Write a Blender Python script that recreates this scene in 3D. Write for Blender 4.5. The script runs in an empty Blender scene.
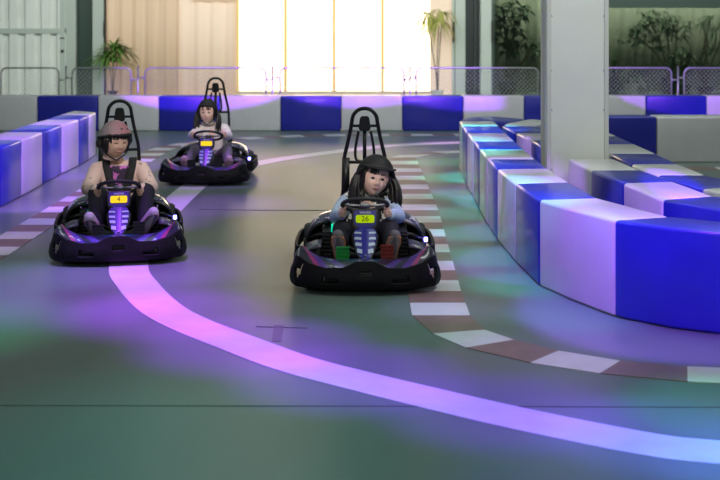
import bpy, bmesh, math, random
from mathutils import Vector, Matrix, Euler, noise
PI = math.pi
C = bpy.context.scene.collection
SC = bpy.context.scene
random.seed(7)
F = 1200.0; HC = 2.0; YH = 26.0; HB = 0.667

# ------------------------------------------------------------------ camera
cam_d = bpy.data.cameras.new('camera'); cam = bpy.data.objects.new('camera', cam_d); C.objects.link(cam)
cam.location = (0, 0, HC); cam.rotation_euler = (PI/2, 0, 0)
cam_d.sensor_width = 36; cam_d.lens = 36*F/720.0
cam_d.shift_y = -(240-YH)/720.0
cam_d.clip_end = 200
cam_d.dof.use_dof = True; cam_d.dof.focus_distance = 9.9; cam_d.dof.aperture_fstop = 2.4
SC.camera = cam
SC.view_settings.view_transform = 'Standard'; SC.view_settings.look = 'None'
SC.view_settings.gamma = 1; SC.view_settings.use_curve_mapping = False
SC.view_settings.exposure = 0.0
# ------------------------------------------------------------------ world and lights
w = bpy.data.worlds.new('hall_ambient'); SC.world = w; w.use_nodes = True
w.node_tree.nodes['Background'].inputs[0].default_value = (0.50, 0.60, 0.60, 1)
w.node_tree.nodes['Background'].inputs[1].default_value = 0.17

def area(name, loc, rot, sx, sy, col, e, spread=PI):
    l = bpy.data.lights.new(name, 'AREA'); l.shape = 'RECTANGLE'; l.size = sx; l.size_y = sy
    l.color = col; l.energy = e; l.spread = spread
    o = bpy.data.objects.new(name, l); o.location = loc; o.rotation_euler = rot; C.objects.link(o); return o
def spot(name, loc, tgt, col, e, deg, blend=0.5, sc=(1,1), size=0.05, roll=0):
    l = bpy.data.lights.new(name, 'SPOT'); l.color = col; l.energy = e
    l.spot_size = math.radians(deg); l.spot_blend = blend; l.shadow_soft_size = size
    o = bpy.data.objects.new(name, l); o.location = loc
    q = (Vector(tgt)-Vector(loc)).to_track_quat('-Z', 'Y')
    o.rotation_euler = (q.to_matrix() @ Matrix.Rotation(roll, 3, 'Z')).to_euler()
    o.scale = (sc[0], sc[1], 1); C.objects.link(o); return o
# dim white hall lighting (strip fixtures high above the track), then added fills
for k, (x, y) in enumerate([(-4, 9), (3.0, 11), (-2, 17), (6, 17)]):
    area('hall_strip_lamp', (x, y, 5.6), (0, 0, 0), 2.6, 0.35, (0.84, 1.0, 0.92), 40)
area('front_fill', (-1.0, -1.5, 4.2), (math.radians(62), 0, 0), 5, 1.2, (1.0, 0.97, 0.93), 100)  # added key light from the front for the faces, no known fixture
area('column_fill', (3.0, 8.6, 5.3), (math.radians(38), 0, 0), 3, 0.5, (0.95, 1.0, 0.90), 130)  # added fill to brighten the column
area('back_wall_fill', (0, 17.6, 5.6), (math.radians(55), 0, 0), 12, 0.4, (0.92, 0.97, 1.0), 330)  # unseen fill, added to lift the whites of the back barrier
area('side_fill', (-1.5, 12.5, 5.6), (0, math.radians(-50), 0), 0.4, 5, (0.92, 0.97, 1.0), 40)  # extra side fill, added without a known fixture
for kx, ky, kz, ke in ((0.1, 10.0, 0.7, 950), (-2.15, 11.0, 0.85, 760), (-2.0, 16.0, 0.8, 900)):
    spot('driver_fill_spot', (kx*0.6, ky-5.5, 4.3), (kx, ky, kz), (1.0, 0.90, 0.84), ke, 9, 0.8)  # invented spots, one added to brighten each driver
area('rear_fill', (1.5, 27.5, 5.4), (math.radians(48), 0, 0), 24, 1.0, (0.96, 1.0, 0.95), 1150)  # unseen fill that brightens the corrugated doors and rear wall
area('planted_room_fill', (9, 34.9, 4.1), (math.radians(22), 0, 0), 9, 0.4, (0.95, 1.0, 0.88), 480)  # added fill inside the planted room, source not known
VIO = (0.24, 0.03, 1.0); MAG = (0.38, 0.05, 0.95); BLU = (0.05, 0.12, 1.0); CYA = (0.03, 0.85, 0.75); GRN = (0.05, 1.0, 0.45)
# coloured party spots under the roof
for x, y, c, e, a in [(-1.75, 10.0, MAG, 1100, 26), (-2.1, 9.1, MAG, 1500, 34), (-1.35, 8.35, (0.38, 0.01, 1.0), 1900, 22), (-0.70, 7.55, (0.32, 0.01, 1.0), 1900, 21),
                      (-0.05, 6.85, VIO, 1700, 20), (0.75, 6.25, (0.18, 0.02, 1.0), 1500, 19), (1.5, 5.85, (0.10, 0.08, 1.0), 1300, 18), (2.1, 5.4, (0.03, 0.25, 1.0), 1300, 22),
                      (1.2, 5.2, (0.03, 0.25, 1.0), 500, 24), (-1.6, 13.4, MAG, 1000, 26), (-2.2, 12.3, MAG, 900, 22), (-1.8, 15.4, MAG, 600, 22), (-1.3, 17.9, (0.8, 0.2, 0.8), 600, 22), (0.2, 19.7, (0.8, 0.2, 0.8), 500, 18), (1.5, 20.6, (0.8, 0.2, 0.9), 500, 16), (-3.2, 12.5, VIO, 500, 26)]:
    spot('violet_spot', (x, y-0.3, 4.8), (x, y, 0), c, e*1.3, a, 1.0)
for x, y, c, e, a in [(1.2, 17.6, GRN, 420, 16), (1.28, 15.8, GRN, 620, 16), (1.28, 14.2, (0.03, 0.9, 0.6), 620, 15), (1.20, 12.8, CYA, 620, 15), (1.18, 11.6, CYA, 620, 15), (1.18, 10.4, CYA, 620, 15), (1.3, 9.3, CYA, 640, 15), (1.5, 8.3, (0.05, 0.4, 0.9), 520, 15),
                      (0.30, 8.1, CYA, 120, 22), (1.9, 6.3, GRN, 350, 16), (-3.0, 8.0, GRN, 420, 30), (-2.6, 9.6, GRN, 200, 20), (-0.8, 5.6, CYA, 220, 40)]:
    spot('teal_spot', (x, y-0.3, 4.8), (x, y, 0), c, e*1.5, a, 0.9)
for y in (16.2, 14.6, 13.0, 11.4, 9.8, 8.5):
    spot('lilac_spot', (0.35, y-0.2, 4.8), (0.58, y, 0), (0.55, 0.25, 1.0), 420, 13, 0.9)
spot('lilac_spot', (1.1, 6.9, 4.8), (1.1, 7.25, 0), (0.45, 0.25, 1.0), 420, 18, 0.9)
for y in (13.2, 15.4, 17.6, 11.2):
    spot('lilac_spot', (-3.1, y-0.2, 4.8), (-3.25, y, 0), (0.6, 0.25, 1.0), 420, 20, 0.9)
spot('cyan_spot', (0.9, 13.6, 5.0), (1.62, 15.6, 0.6), (0.03, 0.7, 1.0), 2200, 16, 0.5)
spot('cyan_spot', (0.9, 11.6, 5.0), (1.55, 13.4, 0.6), (0.03, 0.7, 1.0), 2000, 14, 0.5)
spot('violet_barrier_spot', (0.4, 5.4, 5.0), (2.25, 8.2, 0.35), (0.30, 0.06, 1.0), 2900, 26, 0.3)
spot('violet_barrier_spot', (0.2, 8.2, 5.0), (1.55, 9.9, 0.45), (0.30, 0.06, 1.0), 1600, 20, 0.3)
spot('violet_barrier_spot', (-0.6, 9.6, 4.8), (1.55, 11.6, 0.40), (0.42, 0.16, 1.0), 1400, 16, 0.4)
spot('violet_barrier_spot', (-0.6, 12.2, 4.8), (1.5, 14.4, 0.30), (0.42, 0.16, 1.0), 1400, 16, 0.4)
spot('violet_barrier_spot', (2.2, 7.0, 5.4), (2.62, 10.1, 0.66), VIO, 3600, 12, 0.1, (0.40, 1.5))
spot('violet_barrier_spot', (-1.6, 10.5, 5.4), (-4.0, 14.2, 0.35), (0.34, 0.10, 1.0), 4200, 26, 0.4)
spot('violet_barrier_spot', (-1.6, 13.5, 5.4), (-4.0, 16.8, 0.35), (0.34, 0.10, 1.0), 3800, 24, 0.4)
for x0, x, z, e in ((-2.6, -3.0, 1.14, 15000), (-0.4, -0.1, 1.20, 12000), (1.6, 2.1, 1.14, 12000), (5.6, 6.6, 1.02, 9000)):
    spot('violet_wall_spot', (x0, 9.0, 5.4), (x, 22.9, z), (0.34, 0.06, 1.0), e, 12, 0.02, (1.3, 0.48))

# ------------------------------------------------------------------ materials
M = {}
def mat(name, col, rough=0.5, metal=0.0, emit=None, es=0, coat=0.0, spec=0.5, trans=0.0):
    m = bpy.data.materials.new(name); m.use_nodes = True
    b = m.node_tree.nodes['Principled BSDF']
    b.inputs['Base Color'].default_value = (*col, 1); b.inputs['Roughness'].default_value = rough
    b.inputs['Metallic'].default_value = metal; b.inputs['Coat Weight'].default_value = coat
    b.inputs['Specular IOR Level'].default_value = spec
    b.inputs['Transmission Weight'].default_value = trans
    if emit: b.inputs['Emission Color'].default_value = (*emit, 1); b.inputs['Emission Strength'].default_value = es
    M[name] = m; return m
def nd(m, t, **kw):
    n = m.node_tree.nodes.new(t)
    for k, v in kw.items(): setattr(n, k, v)
    return n
def vary(m, scale=4, amt=0.25, detail=5, rough=0.0, bump=0.0, stretch=(1, 1, 1), obj=True):
    """mottle the base colour by noise, optionally bump"""
    nt = m.node_tree; b = nt.nodes['Principled BSDF']; col = tuple(b.inputs['Base Color'].default_value)
    tc = nd(m, 'ShaderNodeTexCoord'); mp = nd(m, 'ShaderNodeMapping'); mp.inputs['Scale'].default_value = stretch
    nt.links.new(tc.outputs['Object'], mp.inputs['Vector'])
    n = nd(m, 'ShaderNodeTexNoise'); n.inputs['Scale'].default_value = scale; n.inputs['Detail'].default_value = detail
    nt.links.new(mp.outputs[0], n.inputs['Vector'])
    r = nd(m, 'ShaderNodeValToRGB'); r.color_ramp.elements[0].position = 0.3; r.color_ramp.elements[1].position = 0.7
    r.color_ramp.elements[0].color = tuple(c*(1-amt) for c in col[:3])+(1,); r.color_ramp.elements[1].color = tuple(min(1, c*(1+amt)) for c in col[:3])+(1,)
    nt.links.new(n.outputs[0], r.inputs[0]); nt.links.new(r.outputs[0], b.inputs['Base Color'])
    if rough:
        mr = nd(m, 'ShaderNodeMapRange'); base = b.inputs['Roughness'].default_value
        mr.inputs['To Min'].default_value = base-rough; mr.inputs['To Max'].default_value = base+rough
        nt.links.new(n.outputs[0], mr.inputs['Value']); nt.links.new(mr.outputs[0], b.inputs['Roughness'])
    if bump:
        bp = nd(m, 'ShaderNodeBump'); bp.inputs['Strength'].default_value = bump; bp.inputs['Distance'].default_value = 0.02
        nt.links.new(n.outputs[0], bp.inputs['Height']); nt.links.new(bp.outputs[0], b.inputs['Normal'])
    return m
vary(mat('floor', (0.125, 0.17, 0.150), 0.33, spec=0.26), 1.1, 0.16, 9, 0.07, 0.06, (1, 0.35, 1))
vary(mat('paint_white', (0.56, 0.56, 0.58), 0.42), 6, 0.06, 8)
vary(mat('paint_red', (0.19, 0.125, 0.11), 0.42), 6, 0.15, 8)
vary(mat('vinyl_blue', (0.014, 0.018, 0.32), 0.32, coat=0.3), 3, 0.12, 4, 0.04, 0.10)
vary(mat('vinyl_white', (0.60, 0.59, 0.60), 0.32, coat=0.3), 3, 0.05, 4, 0.04, 0.10)
vary(mat('column_paint', (0.74, 0.75, 0.70), 0.6), 2, 0.04, 6)
mat('column_edge', (0.60, 0.60, 0.56), 0.5); mat('dark_dot', (0.05, 0.05, 0.05), 0.6)
vary(mat('corrugated', (0.68, 0.72, 0.66), 0.55), 1, 0.06)
mat('frame_pale', (0.42, 0.48, 0.42), 0.5); mat('frame_green', (0.03, 0.06, 0.045), 0.4); mat('black_gap', (0.01, 0.02, 0.017), 0.5)
mat('handle_dark', (0.03, 0.03, 0.025), 0.4, 0.6)
mat('mullion', (0.60, 0.42, 0.18), 0.5, emit=(1.0, 0.62, 0.22), es=0.25)  # mullions are no lamps; a faint glow is put into them
mat('sill', (0.62, 0.50, 0.36), 0.5); mat('beige_wall', (0.80, 0.62, 0.42), 0.6)
mat('galv', (0.45, 0.47, 0.46), 0.38, 0.7); mat('joint', (0.05, 0.06, 0.055), 0.7)
mat('floor_patch', (0.10, 0.10, 0.11), 0.5)
mat('leaf', (0.09, 0.20, 0.03), 0.5); mat('leaf_yellow', (0.34, 0.36, 0.08), 0.5); mat('leaf_dark', (0.03, 0.07, 0.03), 0.5)
mat('bark', (0.12, 0.09, 0.06), 0.8); mat('pot_dark', (0.03, 0.03, 0.035), 0.5); mat('pot_white', (0.6, 0.62, 0.58), 0.5); mat('soil', (0.03, 0.02, 0.015), 0.9)
# kart
vary(mat('bumper', (0.005, 0.0045, 0.006), 0.55, spec=0.22), 9, 0.3, 5, 0.05)
mat('steel_black', (0.008, 0.008, 0.009), 0.38, 0.2); mat('rubber', (0.015, 0.016, 0.016), 0.6); mat('tray', (0.012, 0.012, 0.013), 0.5)
mat('pod', (0.03, 0.02, 0.10), 0.22, coat=1.0); mat('console_black', (0.012, 0.012, 0.014), 0.35)
mat('console_blue', (0.015, 0.015, 0.30), 0.35, coat=0.5); mat('console_purple', (0.06, 0.02, 0.28), 0.35, coat=0.5)
mat('chevron', (0.50, 0.58, 0.78), 0.4); mat('hub', (0.25, 0.25, 0.27), 0.35, 0.8)
mat('lcd_green', (0.10, 0.14, 0.0), 0.5, emit=(0.50, 0.72, 0.0), es=0.70, spec=0.1); mat('lcd_yellow', (0.2, 0.15, 0.0), 0.5, emit=(1.0, 0.68, 0.0), es=0.95)
mat('digit', (0.02, 0.03, 0.0), 0.6); mat('letter', (0.7, 0.7, 0.78), 0.5)
mat('led_blue', (0.2, 0.2, 1), 0.5, emit=(0.22, 0.2, 1.0), es=14); mat('led_teal', (0, 0.5, 0.3), 0.5, emit=(0.0, 0.9, 0.5), es=1.2)
mat('pedal_green', (0.0, 0.40, 0.05), 0.4); mat('pedal_red', (0.30, 0.03, 0.02), 0.4); mat('pedal_black', (0.015, 0.015, 0.018), 0.4)
mat('plastic_grey', (0.06, 0.06, 0.09), 0.3, coat=0.5)
# people
mat('skin', (0.74, 0.50, 0.39), 0.5); mat('skin_tan', (0.62, 0.39, 0.28), 0.5); mat('lip', (0.50, 0.20, 0.17), 0.45); mat('mouth_dark', (0.05, 0.015, 0.015), 0.6)
mat('eye_white', (0.55, 0.5, 0.48), 0.3); mat('iris', (0.012, 0.008, 0.006), 0.25); mat('brow', (0.07, 0.045, 0.035), 0.8)
mat('hair', (0.010, 0.008, 0.008), 0.42); mat('helmet_black', (0.008, 0.008, 0.009), 0.6, spec=0.3); mat('pad_black', (0.008, 0.008, 0.008), 0.7)
mat('strap', (0.007, 0.007, 0.008), 0.75); mat('trousers_dark', (0.012, 0.010, 0.022), 0.8); mat('grey_cloth', (0.16, 0.15, 0.17), 0.8)
mat('pale_blue_cloth', (0.36, 0.46, 0.62), 0.8); mat('cream', (0.66, 0.50, 0.44), 0.8); mat('pink_cloth', (0.62, 0.30, 0.42), 0.8)
vary(mat('pale_jacket', (0.68, 0.62, 0.62), 0.8), 12, 0.15)
mat('sole_rim', (0.75, 0.30, 0.13), 0.6); mat('shoe_pink', (0.50, 0.32, 0.38), 0.6); mat('shoe_dark', (0.06, 0.05, 0.08), 0.6); mat('shoe_white', (0.55, 0.5, 0.55), 0.6)

def pattern_mix(name, c1, c2, build, rough=0.7):
    m = mat(name, c1, rough); nt = m.node_tree
    mx = nd(m, 'ShaderNodeMix', data_type='RGBA'); mx.inputs['A'].default_value = (*c1, 1); mx.inputs['B'].default_value = (*c2, 1)
    tc = nd(m, 'ShaderNodeTexCoord'); nt.links.new(build(m, nt, tc.outputs['Object']), mx.inputs['Factor'])
    nt.links.new(mx.outputs['Result'], nt.nodes['Principled BSDF'].inputs['Base Color']); return m
def ck(scale):
    def f(m, nt, v):
        n = nd(m, 'ShaderNodeTexChecker'); n.inputs['Scale'].default_value = scale
        n.inputs[1].default_value = (1, 1, 1, 1); n.inputs[2].default_value = (0, 0, 0, 1); nt.links.new(v, n.inputs['Vector']); return n.outputs['Fac']
    return f
def blob(scale, thr):
    def f(m, nt, v):
        n = nd(m, 'ShaderNodeTexNoise'); n.inputs['Scale'].default_value = scale; n.inputs['Detail'].default_value = 3
        g = nd(m, 'ShaderNodeMath', operation='GREATER_THAN'); g.inputs[1].default_value = thr
        nt.links.new(v, n.inputs['Vector']); nt.links.new(n.outputs[0], g.inputs[0]); return g.outputs[0]
    return f
def waves(scale):
    def f(m, nt, v):
        n = nd(m, 'ShaderNodeTexWave'); n.inputs['Scale'].default_value = scale; n.inputs['Distortion'].default_value = 2.5; n.bands_direction = 'Z'
        nt.links.new(v, n.inputs['Vector']); return n.outputs['Fac']
    return f
pattern_mix('checker_cloth', (0.62, 0.62, 0.60), (0.012, 0.012, 0.014), ck(21))
pattern_mix('printed_shirt', (0.62, 0.16, 0.55), (0.04, 0.02, 0.06), blob(16, 0.5))
pattern_mix('blob_cloth', (0.74, 0.52, 0.48), (0.40, 0.30, 0.28), blob(9, 0.62))
pattern_mix('sole', (0.55, 0.46, 0.47), (0.22, 0.18, 0.20), waves(28), 0.6)
pattern_mix('sole_dark', (0.07, 0.06, 0.09), (0.30, 0.27, 0.36), waves(18), 0.6)

def ramp_mat(name, stops, axis_expr, rough=0.3, coat=0.6):
    """constant stripes along a*|x| + b*y of the part"""
    m = mat(name, (0.05, 0.05, 0.1), rough, coat=coat); nt = m.node_tree
    tc = nd(m, 'ShaderNodeTexCoord'); sp = nd(m, 'ShaderNodeSeparateXYZ'); nt.links.new(tc.outputs['Object'], sp.inputs[0])
    ab = nd(m, 'ShaderNodeMath', operation='ABSOLUTE'); nt.links.new(sp.outputs[0], ab.inputs[0])
    m1 = nd(m, 'ShaderNodeMath', operation='MULTIPLY'); m1.inputs[1].default_value = axis_expr[0]; nt.links.new(ab.outputs[0], m1.inputs[0])
    m2 = nd(m, 'ShaderNodeMath', operation='MULTIPLY_ADD'); m2.inputs[1].default_value = axis_expr[1]; nt.links.new(sp.outputs[1], m2.inputs[0]); nt.links.new(m1.outputs[0], m2.inputs[2])
    r = nd(m, 'ShaderNodeValToRGB'); r.color_ramp.interpolation = 'CONSTANT'
    while len(r.color_ramp.elements) < len(stops): r.color_ramp.elements.new(0.5)
    for e, (p, c) in zip(r.color_ramp.elements, stops): e.position = p; e.color = (*c, 1)
    ad = nd(m, 'ShaderNodeMath', operation='ADD'); ad.inputs[1].default_value = axis_expr[2]; nt.links.new(m2.outputs[0], ad.inputs[0])
    nt.links.new(ad.outputs[0], r.inputs[0]); nt.links.new(r.outputs[0], nt.nodes['Principled BSDF'].inputs['Base Color']); return m
NAVY = (0.012, 0.012, 0.05)
ramp_mat('apron', [(0, NAVY), (0.20, (0.01, 0.09, 0.20)), (0.24, NAVY), (0.34, (0.07, 0.03, 0.28)), (0.42, NAVY), (0.49, (0.08, 0.02, 0.28)), (0.57, (0.32, 0.02, 0.17)), (0.62, (0.012, 0.010, 0.03)), (.9, (0.01, 0.01, 0.02))], (1.25, -0.5, -0.25))

# ------------------------------------------------------------------ builders
def obj(name, bm, m=None, parent=None, smooth=False, kind=None, mats=None, rm=True):
    me = bpy.data.meshes.new(name)
    if rm: bmesh.ops.recalc_face_normals(bm, faces=bm.faces)
    bm.to_mesh(me); bm.free()
    for mm in (mats or [m]): me.materials.append(M[mm])
    if smooth:
        for p in me.polygons: p.use_smooth = True
    o = bpy.data.objects.new(name, me); C.objects.link(o)
    if parent: o.parent = parent
    if kind: o['kind'] = kind
    return o
def tag(o, label, cat=None, group=None):
    o['label'] = label
    if cat: o['category'] = cat
    if group: o['group'] = group
    return o
def thing(name, label, cat, loc=(0, 0, 0), rz=0, group=None):
    o = bpy.data.objects.new(name, None); C.objects.link(o); o.location = loc; o.rotation_euler = (0, 0, rz)
    o.empty_display_size = 0.1
    return tag(o, label, cat, group)
def bevel(o, wd, seg=2, ang=0.6):
    b = o.modifiers.new('bevel', 'BEVEL'); b.width = wd; b.segments = seg; b.limit_method = 'ANGLE'; b.angle_limit = ang; return o
def B(): return bmesh.new()
def box(bm, x0, x1, y0, y1, z0, z1, mi=0, mtx=None):
    vs = [bm.verts.new((x, y, z)) for x in (x0, x1) for y in (y0, y1) for z in (z0, z1)]
    fs = [(0, 1, 3, 2), (4, 6, 7, 5), (0, 4, 5, 1), (2, 3, 7, 6), (0, 2, 6, 4), (1, 5, 7, 3)]
    out = []
    for f in fs:
        fc = bm.faces.new([vs[i] for i in f]); fc.material_index = mi; out.append(fc)
    if mtx: bmesh.ops.transform(bm, matrix=mtx, verts=vs)
    return vs
def prism(bm, pts, z0, z1, mi=0):
    """pts: plan polygon (x,y)"""
    a = [bm.verts.new((p[0], p[1], z0)) for p in pts]; b = [bm.verts.new((p[0], p[1], z1)) for p in pts]
    bm.faces.new(a).material_index = mi; bm.faces.new(b[::-1]).material_index = mi
    n = len(pts)
    for i in range(n): bm.faces.new((a[i], a[(i+1) % n], b[(i+1) % n], b[i])).material_index = mi
    return a+b
def panel(bm, pts, d, mi=0):
    """solid slab from a 3-D polygon and a thickness vector"""
    d = Vector(d); a = [bm.verts.new(p) for p in pts]; b = [bm.verts.new(Vector(p)+d) for p in pts]
    bm.faces.new(a).material_index = mi; bm.faces.new(b[::-1]).material_index = mi
    n = len(pts)
    for i in range(n): bm.faces.new((a[i], a[(i+1) % n], b[(i+1) % n], b[i])).material_index = mi
def tube(bm, pts, r, seg=8, closed=False, mi=0, caps=True, flat=1.0):
    pts = [Vector(p) for p in pts]; n = len(pts); rs = r if isinstance(r, (list, tuple)) else [r]*n
    rings = []; up = Vector((0, 0, 1)); prev = None
    for i in range(n):
        if closed: t = pts[(i+1) % n]-pts[i-1]
        else: t = pts[min(i+1, n-1)]-pts[max(i-1, 0)]
        t.normalize()
        if prev is None:
            a = up if abs(t.z) < 0.9 else Vector((1, 0, 0)); u = (a-t*a.dot(t)).normalized()
        else: u = (prev-t*prev.dot(t)); u = u.normalized() if u.length > 1e-6 else prev
        prev = u; v = t.cross(u)
        rings.append([bm.verts.new(pts[i]+(u*math.cos(2*PI*k/seg)+v*math.sin(2*PI*k/seg)*flat)*rs[i]) for k in range(seg)])
    m = n if closed else n-1
    for i in range(m):
        A, Bq = rings[i], rings[(i+1) % n]
        for k in range(seg): bm.faces.new((A[k], A[(k+1) % seg], Bq[(k+1) % seg], Bq[k])).material_index = mi
    if not closed and caps:
        bm.faces.new(rings[0][::-1]).material_index = mi; bm.faces.new(rings[-1]).material_index = mi
def smoothpath(pts, n=6, closed=False):
    pts = [Vector(p) for p in pts]; out = []; N = len(pts); rng = N if closed else N-1
    for i in range(rng):
        g = (lambda k: pts[k % N]) if closed else (lambda k: pts[max(0, min(N-1, k))])
        p0, p1, p2, p3 = g(i-1), g(i), g(i+1), g(i+2)
        for j in range(n):
            t = j/n
            out.append(0.5*((2*p1)+(p2-p0)*t+(2*p0-5*p1+4*p2-p3)*t*t+(3*p1-p0-3*p2+p3)*t**3))
    if not closed: out.append(pts[-1])
    return out
def lathe(bm, prof, seg=20, axis='Z', c=(0, 0, 0), mi=0):
    c = Vector(c); rings = []
    for r, h in prof:
        ring = []
        for k in range(seg):
            a = 2*PI*k/seg; u, v = r*math.cos(a), r*math.sin(a)
            ring.append(bm.verts.new(c+(Vector((u, v, h)) if axis == 'Z' else Vector((h, u, v)) if axis == 'X' else Vector((u, h, v)))))
        rings.append(ring)
    for i in range(len(rings)-1):
        for k in range(seg): bm.faces.new((rings[i][k], rings[i][(k+1) % seg], rings[i+1][(k+1) % seg], rings[i+1][k])).material_index = mi
    bm.faces.new(rings[0]).material_index = mi; bm.faces.new(rings[-1][::-1]).material_index = mi
def gridsurf(bm, rows, mi=None):
    V = [[bm.verts.new(p) for p in r] for r in rows]
    for i in range(len(V)-1):
        for j in range(len(V[0])-1):
            f = bm.faces.new((V[i][j], V[i][j+1], V[i+1][j+1], V[i+1][j]))
            if mi: f.material_index = mi(i, j)
    return V
def ball(bm, c, r, seg=12, sc=(1, 1, 1)):
    m = Matrix.Translation(c) @ Matrix.Diagonal((sc[0], sc[1], sc[2], 1))
    return bmesh.ops.create_uvsphere(bm, u_segments=seg, v_segments=max(6, seg*2//3), radius=r, matrix=m)['verts']
def limb(bm, pts, rs, seg=14):
    """tapered limb with round joints, to be fused by a voxel remesh"""
    for p, r in zip(pts, rs): ball(bm, p, r, seg)
    for i in range(len(pts)-1):
        a, b = Vector(pts[i]), Vector(pts[i+1])
        if (b-a).length > 1e-4: tube(bm, [a, b], [rs[i], rs[i+1]], seg)
def fuse(o, vox, sm=4):
    r = o.modifiers.new('fuse', 'REMESH'); r.mode = 'VOXEL'; r.voxel_size = vox; r.use_smooth_shade = True
    s = o.modifiers.new('smooth', 'SMOOTH'); s.factor = 0.5; s.iterations = sm; return o
def solid(o, th, off=0):
    s = o.modifiers.new('thick', 'SOLIDIFY'); s.thickness = th; s.offset = off; return o
def lettering(txt, size, m, parent, loc, rot, name='lettering', ex=0.001, bold=0.0):
    cu = bpy.data.curves.new(name, 'FONT'); cu.body = txt; cu.size = size; cu.extrude = ex; cu.offset = bold
    cu.align_x = 'CENTER'; cu.align_y = 'CENTER'; cu.materials.append(M[m])
    o = bpy.data.objects.new(name, cu); C.objects.link(o); dg = bpy.context.evaluated_depsgraph_get(); me = bpy.data.meshes.new_from_object(o.evaluated_get(dg)); bpy.data.objects.remove(o)
    o = bpy.data.objects.new(name, me); C.objects.link(o)
    if not me.materials: me.materials.append(M[m])
    o.parent = parent; o.location = loc; o.rotation_euler = rot; return o
def P(px, py, z=0.0):
    D = F*(HC-z)/(py-YH); return Vector(((px-360)*D/F, D, z))
def XD(px, D): return (px-360)*D/F

# ------------------------------------------------------------------ floor and markings
bm = B(); box(bm, -18, 18, -4, 46, -0.1, 0); obj('floor', bm, 'floor', kind='structure')
def strip(bm, path, wd, z0, z1, mi=0):
    path = [Vector((p[0], p[1], 0)) for p in path]; n = len(path); L = []; R = []
    for i, p in enumerate(path):
        t = (path[min(i+1, n-1)]-path[max(i-1, 0)]).normalized(); q = Vector((-t.y, t.x, 0))*wd/2
        L.append(p+q); R.append(p-q)
    for i in range(n-1):
        a = [L[i], L[i+1], R[i+1], R[i]]
        prism(bm, [(v.x, v.y) for v in a], z0, z1, mi)
line = smoothpath([(5.2, 5.25, 0), (3.5, 5.33, 0), (2.3, 5.50, 0), (1.68, 5.63, 0), (1.34, 5.76, 0), (0.72, 6.18, 0), (0.0, 6.76, 0), (-0.40, 7.12, 0), (-0.76, 7.56, 0), (-1.12, 8.02, 0), (-1.41, 8.5, 0), (-1.70, 9.22, 0), (-1.92, 9.96, 0), (-2.05, 11.2, 0), (-2.09, 12.6, 0), (-2.07, 15.2, 0), (-1.93, 16.4, 0), (-1.50, 17.4, 0), (-1.1, 18.15, 0), (-0.2, 19.3, 0), (0.4, 19.95, 0), (1.2, 20.4, 0), (2.4, 20.8, 0)], 6)
bm = B(); strip(bm, line, 0.32, 0.0, 0.003)
obj('trim_1', bm, 'paint_white', kind='structure')
def walk(path, ds):
    out = [Vector(path[0])]; acc = 0; cur = Vector(path[0]); i = 1
    while i < len(path):
        d = (Vector(path[i])-cur).length
        if acc+d >= ds: cur = cur+(Vector(path[i])-cur)*((ds-acc)/d); out.append(cur.copy()); acc = 0
        else: acc += d; cur = Vector(path[i]); i += 1
    return out
def kerb(name, path, wd, ds, first=0, z=0.004):
    bm = B(); fine = smoothpath([(p[0], p[1], 0) for p in path], 12); cuts = walk(fine, ds/3)
    for i in range(0, len(cuts)-1):
        strip(bm, cuts[max(0, i):i+2], wd, 0.0, z, ((i//3)+first) % 2)
    bmesh.ops.remove_doubles(bm, verts=bm.verts, dist=0.0005)
    return obj(name, bm, kind='structure', mats=['paint_white', 'paint_red'], rm=False)
kerb('trim_2', [(-3.25, 6.45), (-3.25, 10.0), (-3.25, 14), (-3.25, 18.6), (-3.16, 19.7), (-2.75, 20.65), (-1.9, 21.4), (-1.0, 21.85), (0, 22.0), (3.2, 22.05), (6, 22.05)], 0.36, 0.40, 0, 0.004)
bm = B()
rk = []   # right kerb: straight white / red tiles, then hand laid bend
xs = lambda D: 0.56 if D < 9 else 0.56+(min(D, 13)-9)/4*0.09
D = 8.28; k = 0
while D < 17.9:
    D2 = D+0.375+0.008*(D-8)
    prism(bm, [(xs(D)-.2, D), (xs(D)+.2, D), (xs(D2)+.2, D2), (xs(D2)-.2, D2)], 0, 0.004, k % 2); D = D2; k += 1
prism(bm, [(.45, D), (.85, D), (1.1, D+.45), (.62, D+.35)], 0, .004, 0)
prism(bm, [(.62, D+.35), (1.1, D+.45), (1.32, D+.62), (1.15, D+.85)], 0, .004, 1)
prism(bm, [(1.15, D+.85), (1.32, D+.62), (1.66, D+.70), (1.6, D+1.0)], 0, .004, 0)
q1 = [(.474, 7.79), (.82, 7.89), (.98, 7.64), (.66, 7.45)]; q2 = [(1.01, 7.12), (1.22, 7.38), (1.553, 7.16), (1.38, 6.90)]
q3 = [(1.84, 6.74), (1.92, 7.04), (2.32, 6.98), (2.28, 6.67)]
prism(bm, [(.36, 8.28), (.76, 8.28), q1[1], q1[0]], 0, .004, 1); prism(bm, q1, 0, .004, 0)
prism(bm, [q1[3], q1[2], q2[1], q2[0]], 0, .004, 1); prism(bm, q2, 0, .004, 0)
prism(bm, [q2[3], q2[2], q3[1], q3[0]], 0, .004, 1); prism(bm, q3, 0, .004, 0)
for i in range(6): prism(bm, [(2.28+.4*i, 6.67), (2.32+.4*i, 6.98), (2.72+.4*i, 6.98), (2.68+.4*i, 6.67)], 0, .004, 1-i % 2)
obj('trim_3', bm, kind='structure', mats=['paint_white', 'paint_red'])
kerb('trim_4', [(4.6, 16.85), (5.4, 16.8), (8.0, 16.8)], 0.36, 0.40, 1)
bm = B(); strip(bm, [(-1.75, 13.08), (-1, 13.02), (0.0, 13.0)], 0.035, 0, .002); strip(bm, [(-15, 6.40), (0.2, 6.31), (6, 6.25)], 0.010, 0, .002)
strip(bm, [(-.69, 7.98), (-.35, 7.94)], 0.014, 0, .0025)
obj('floor_joint', bm, 'joint', kind='structure')
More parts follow.
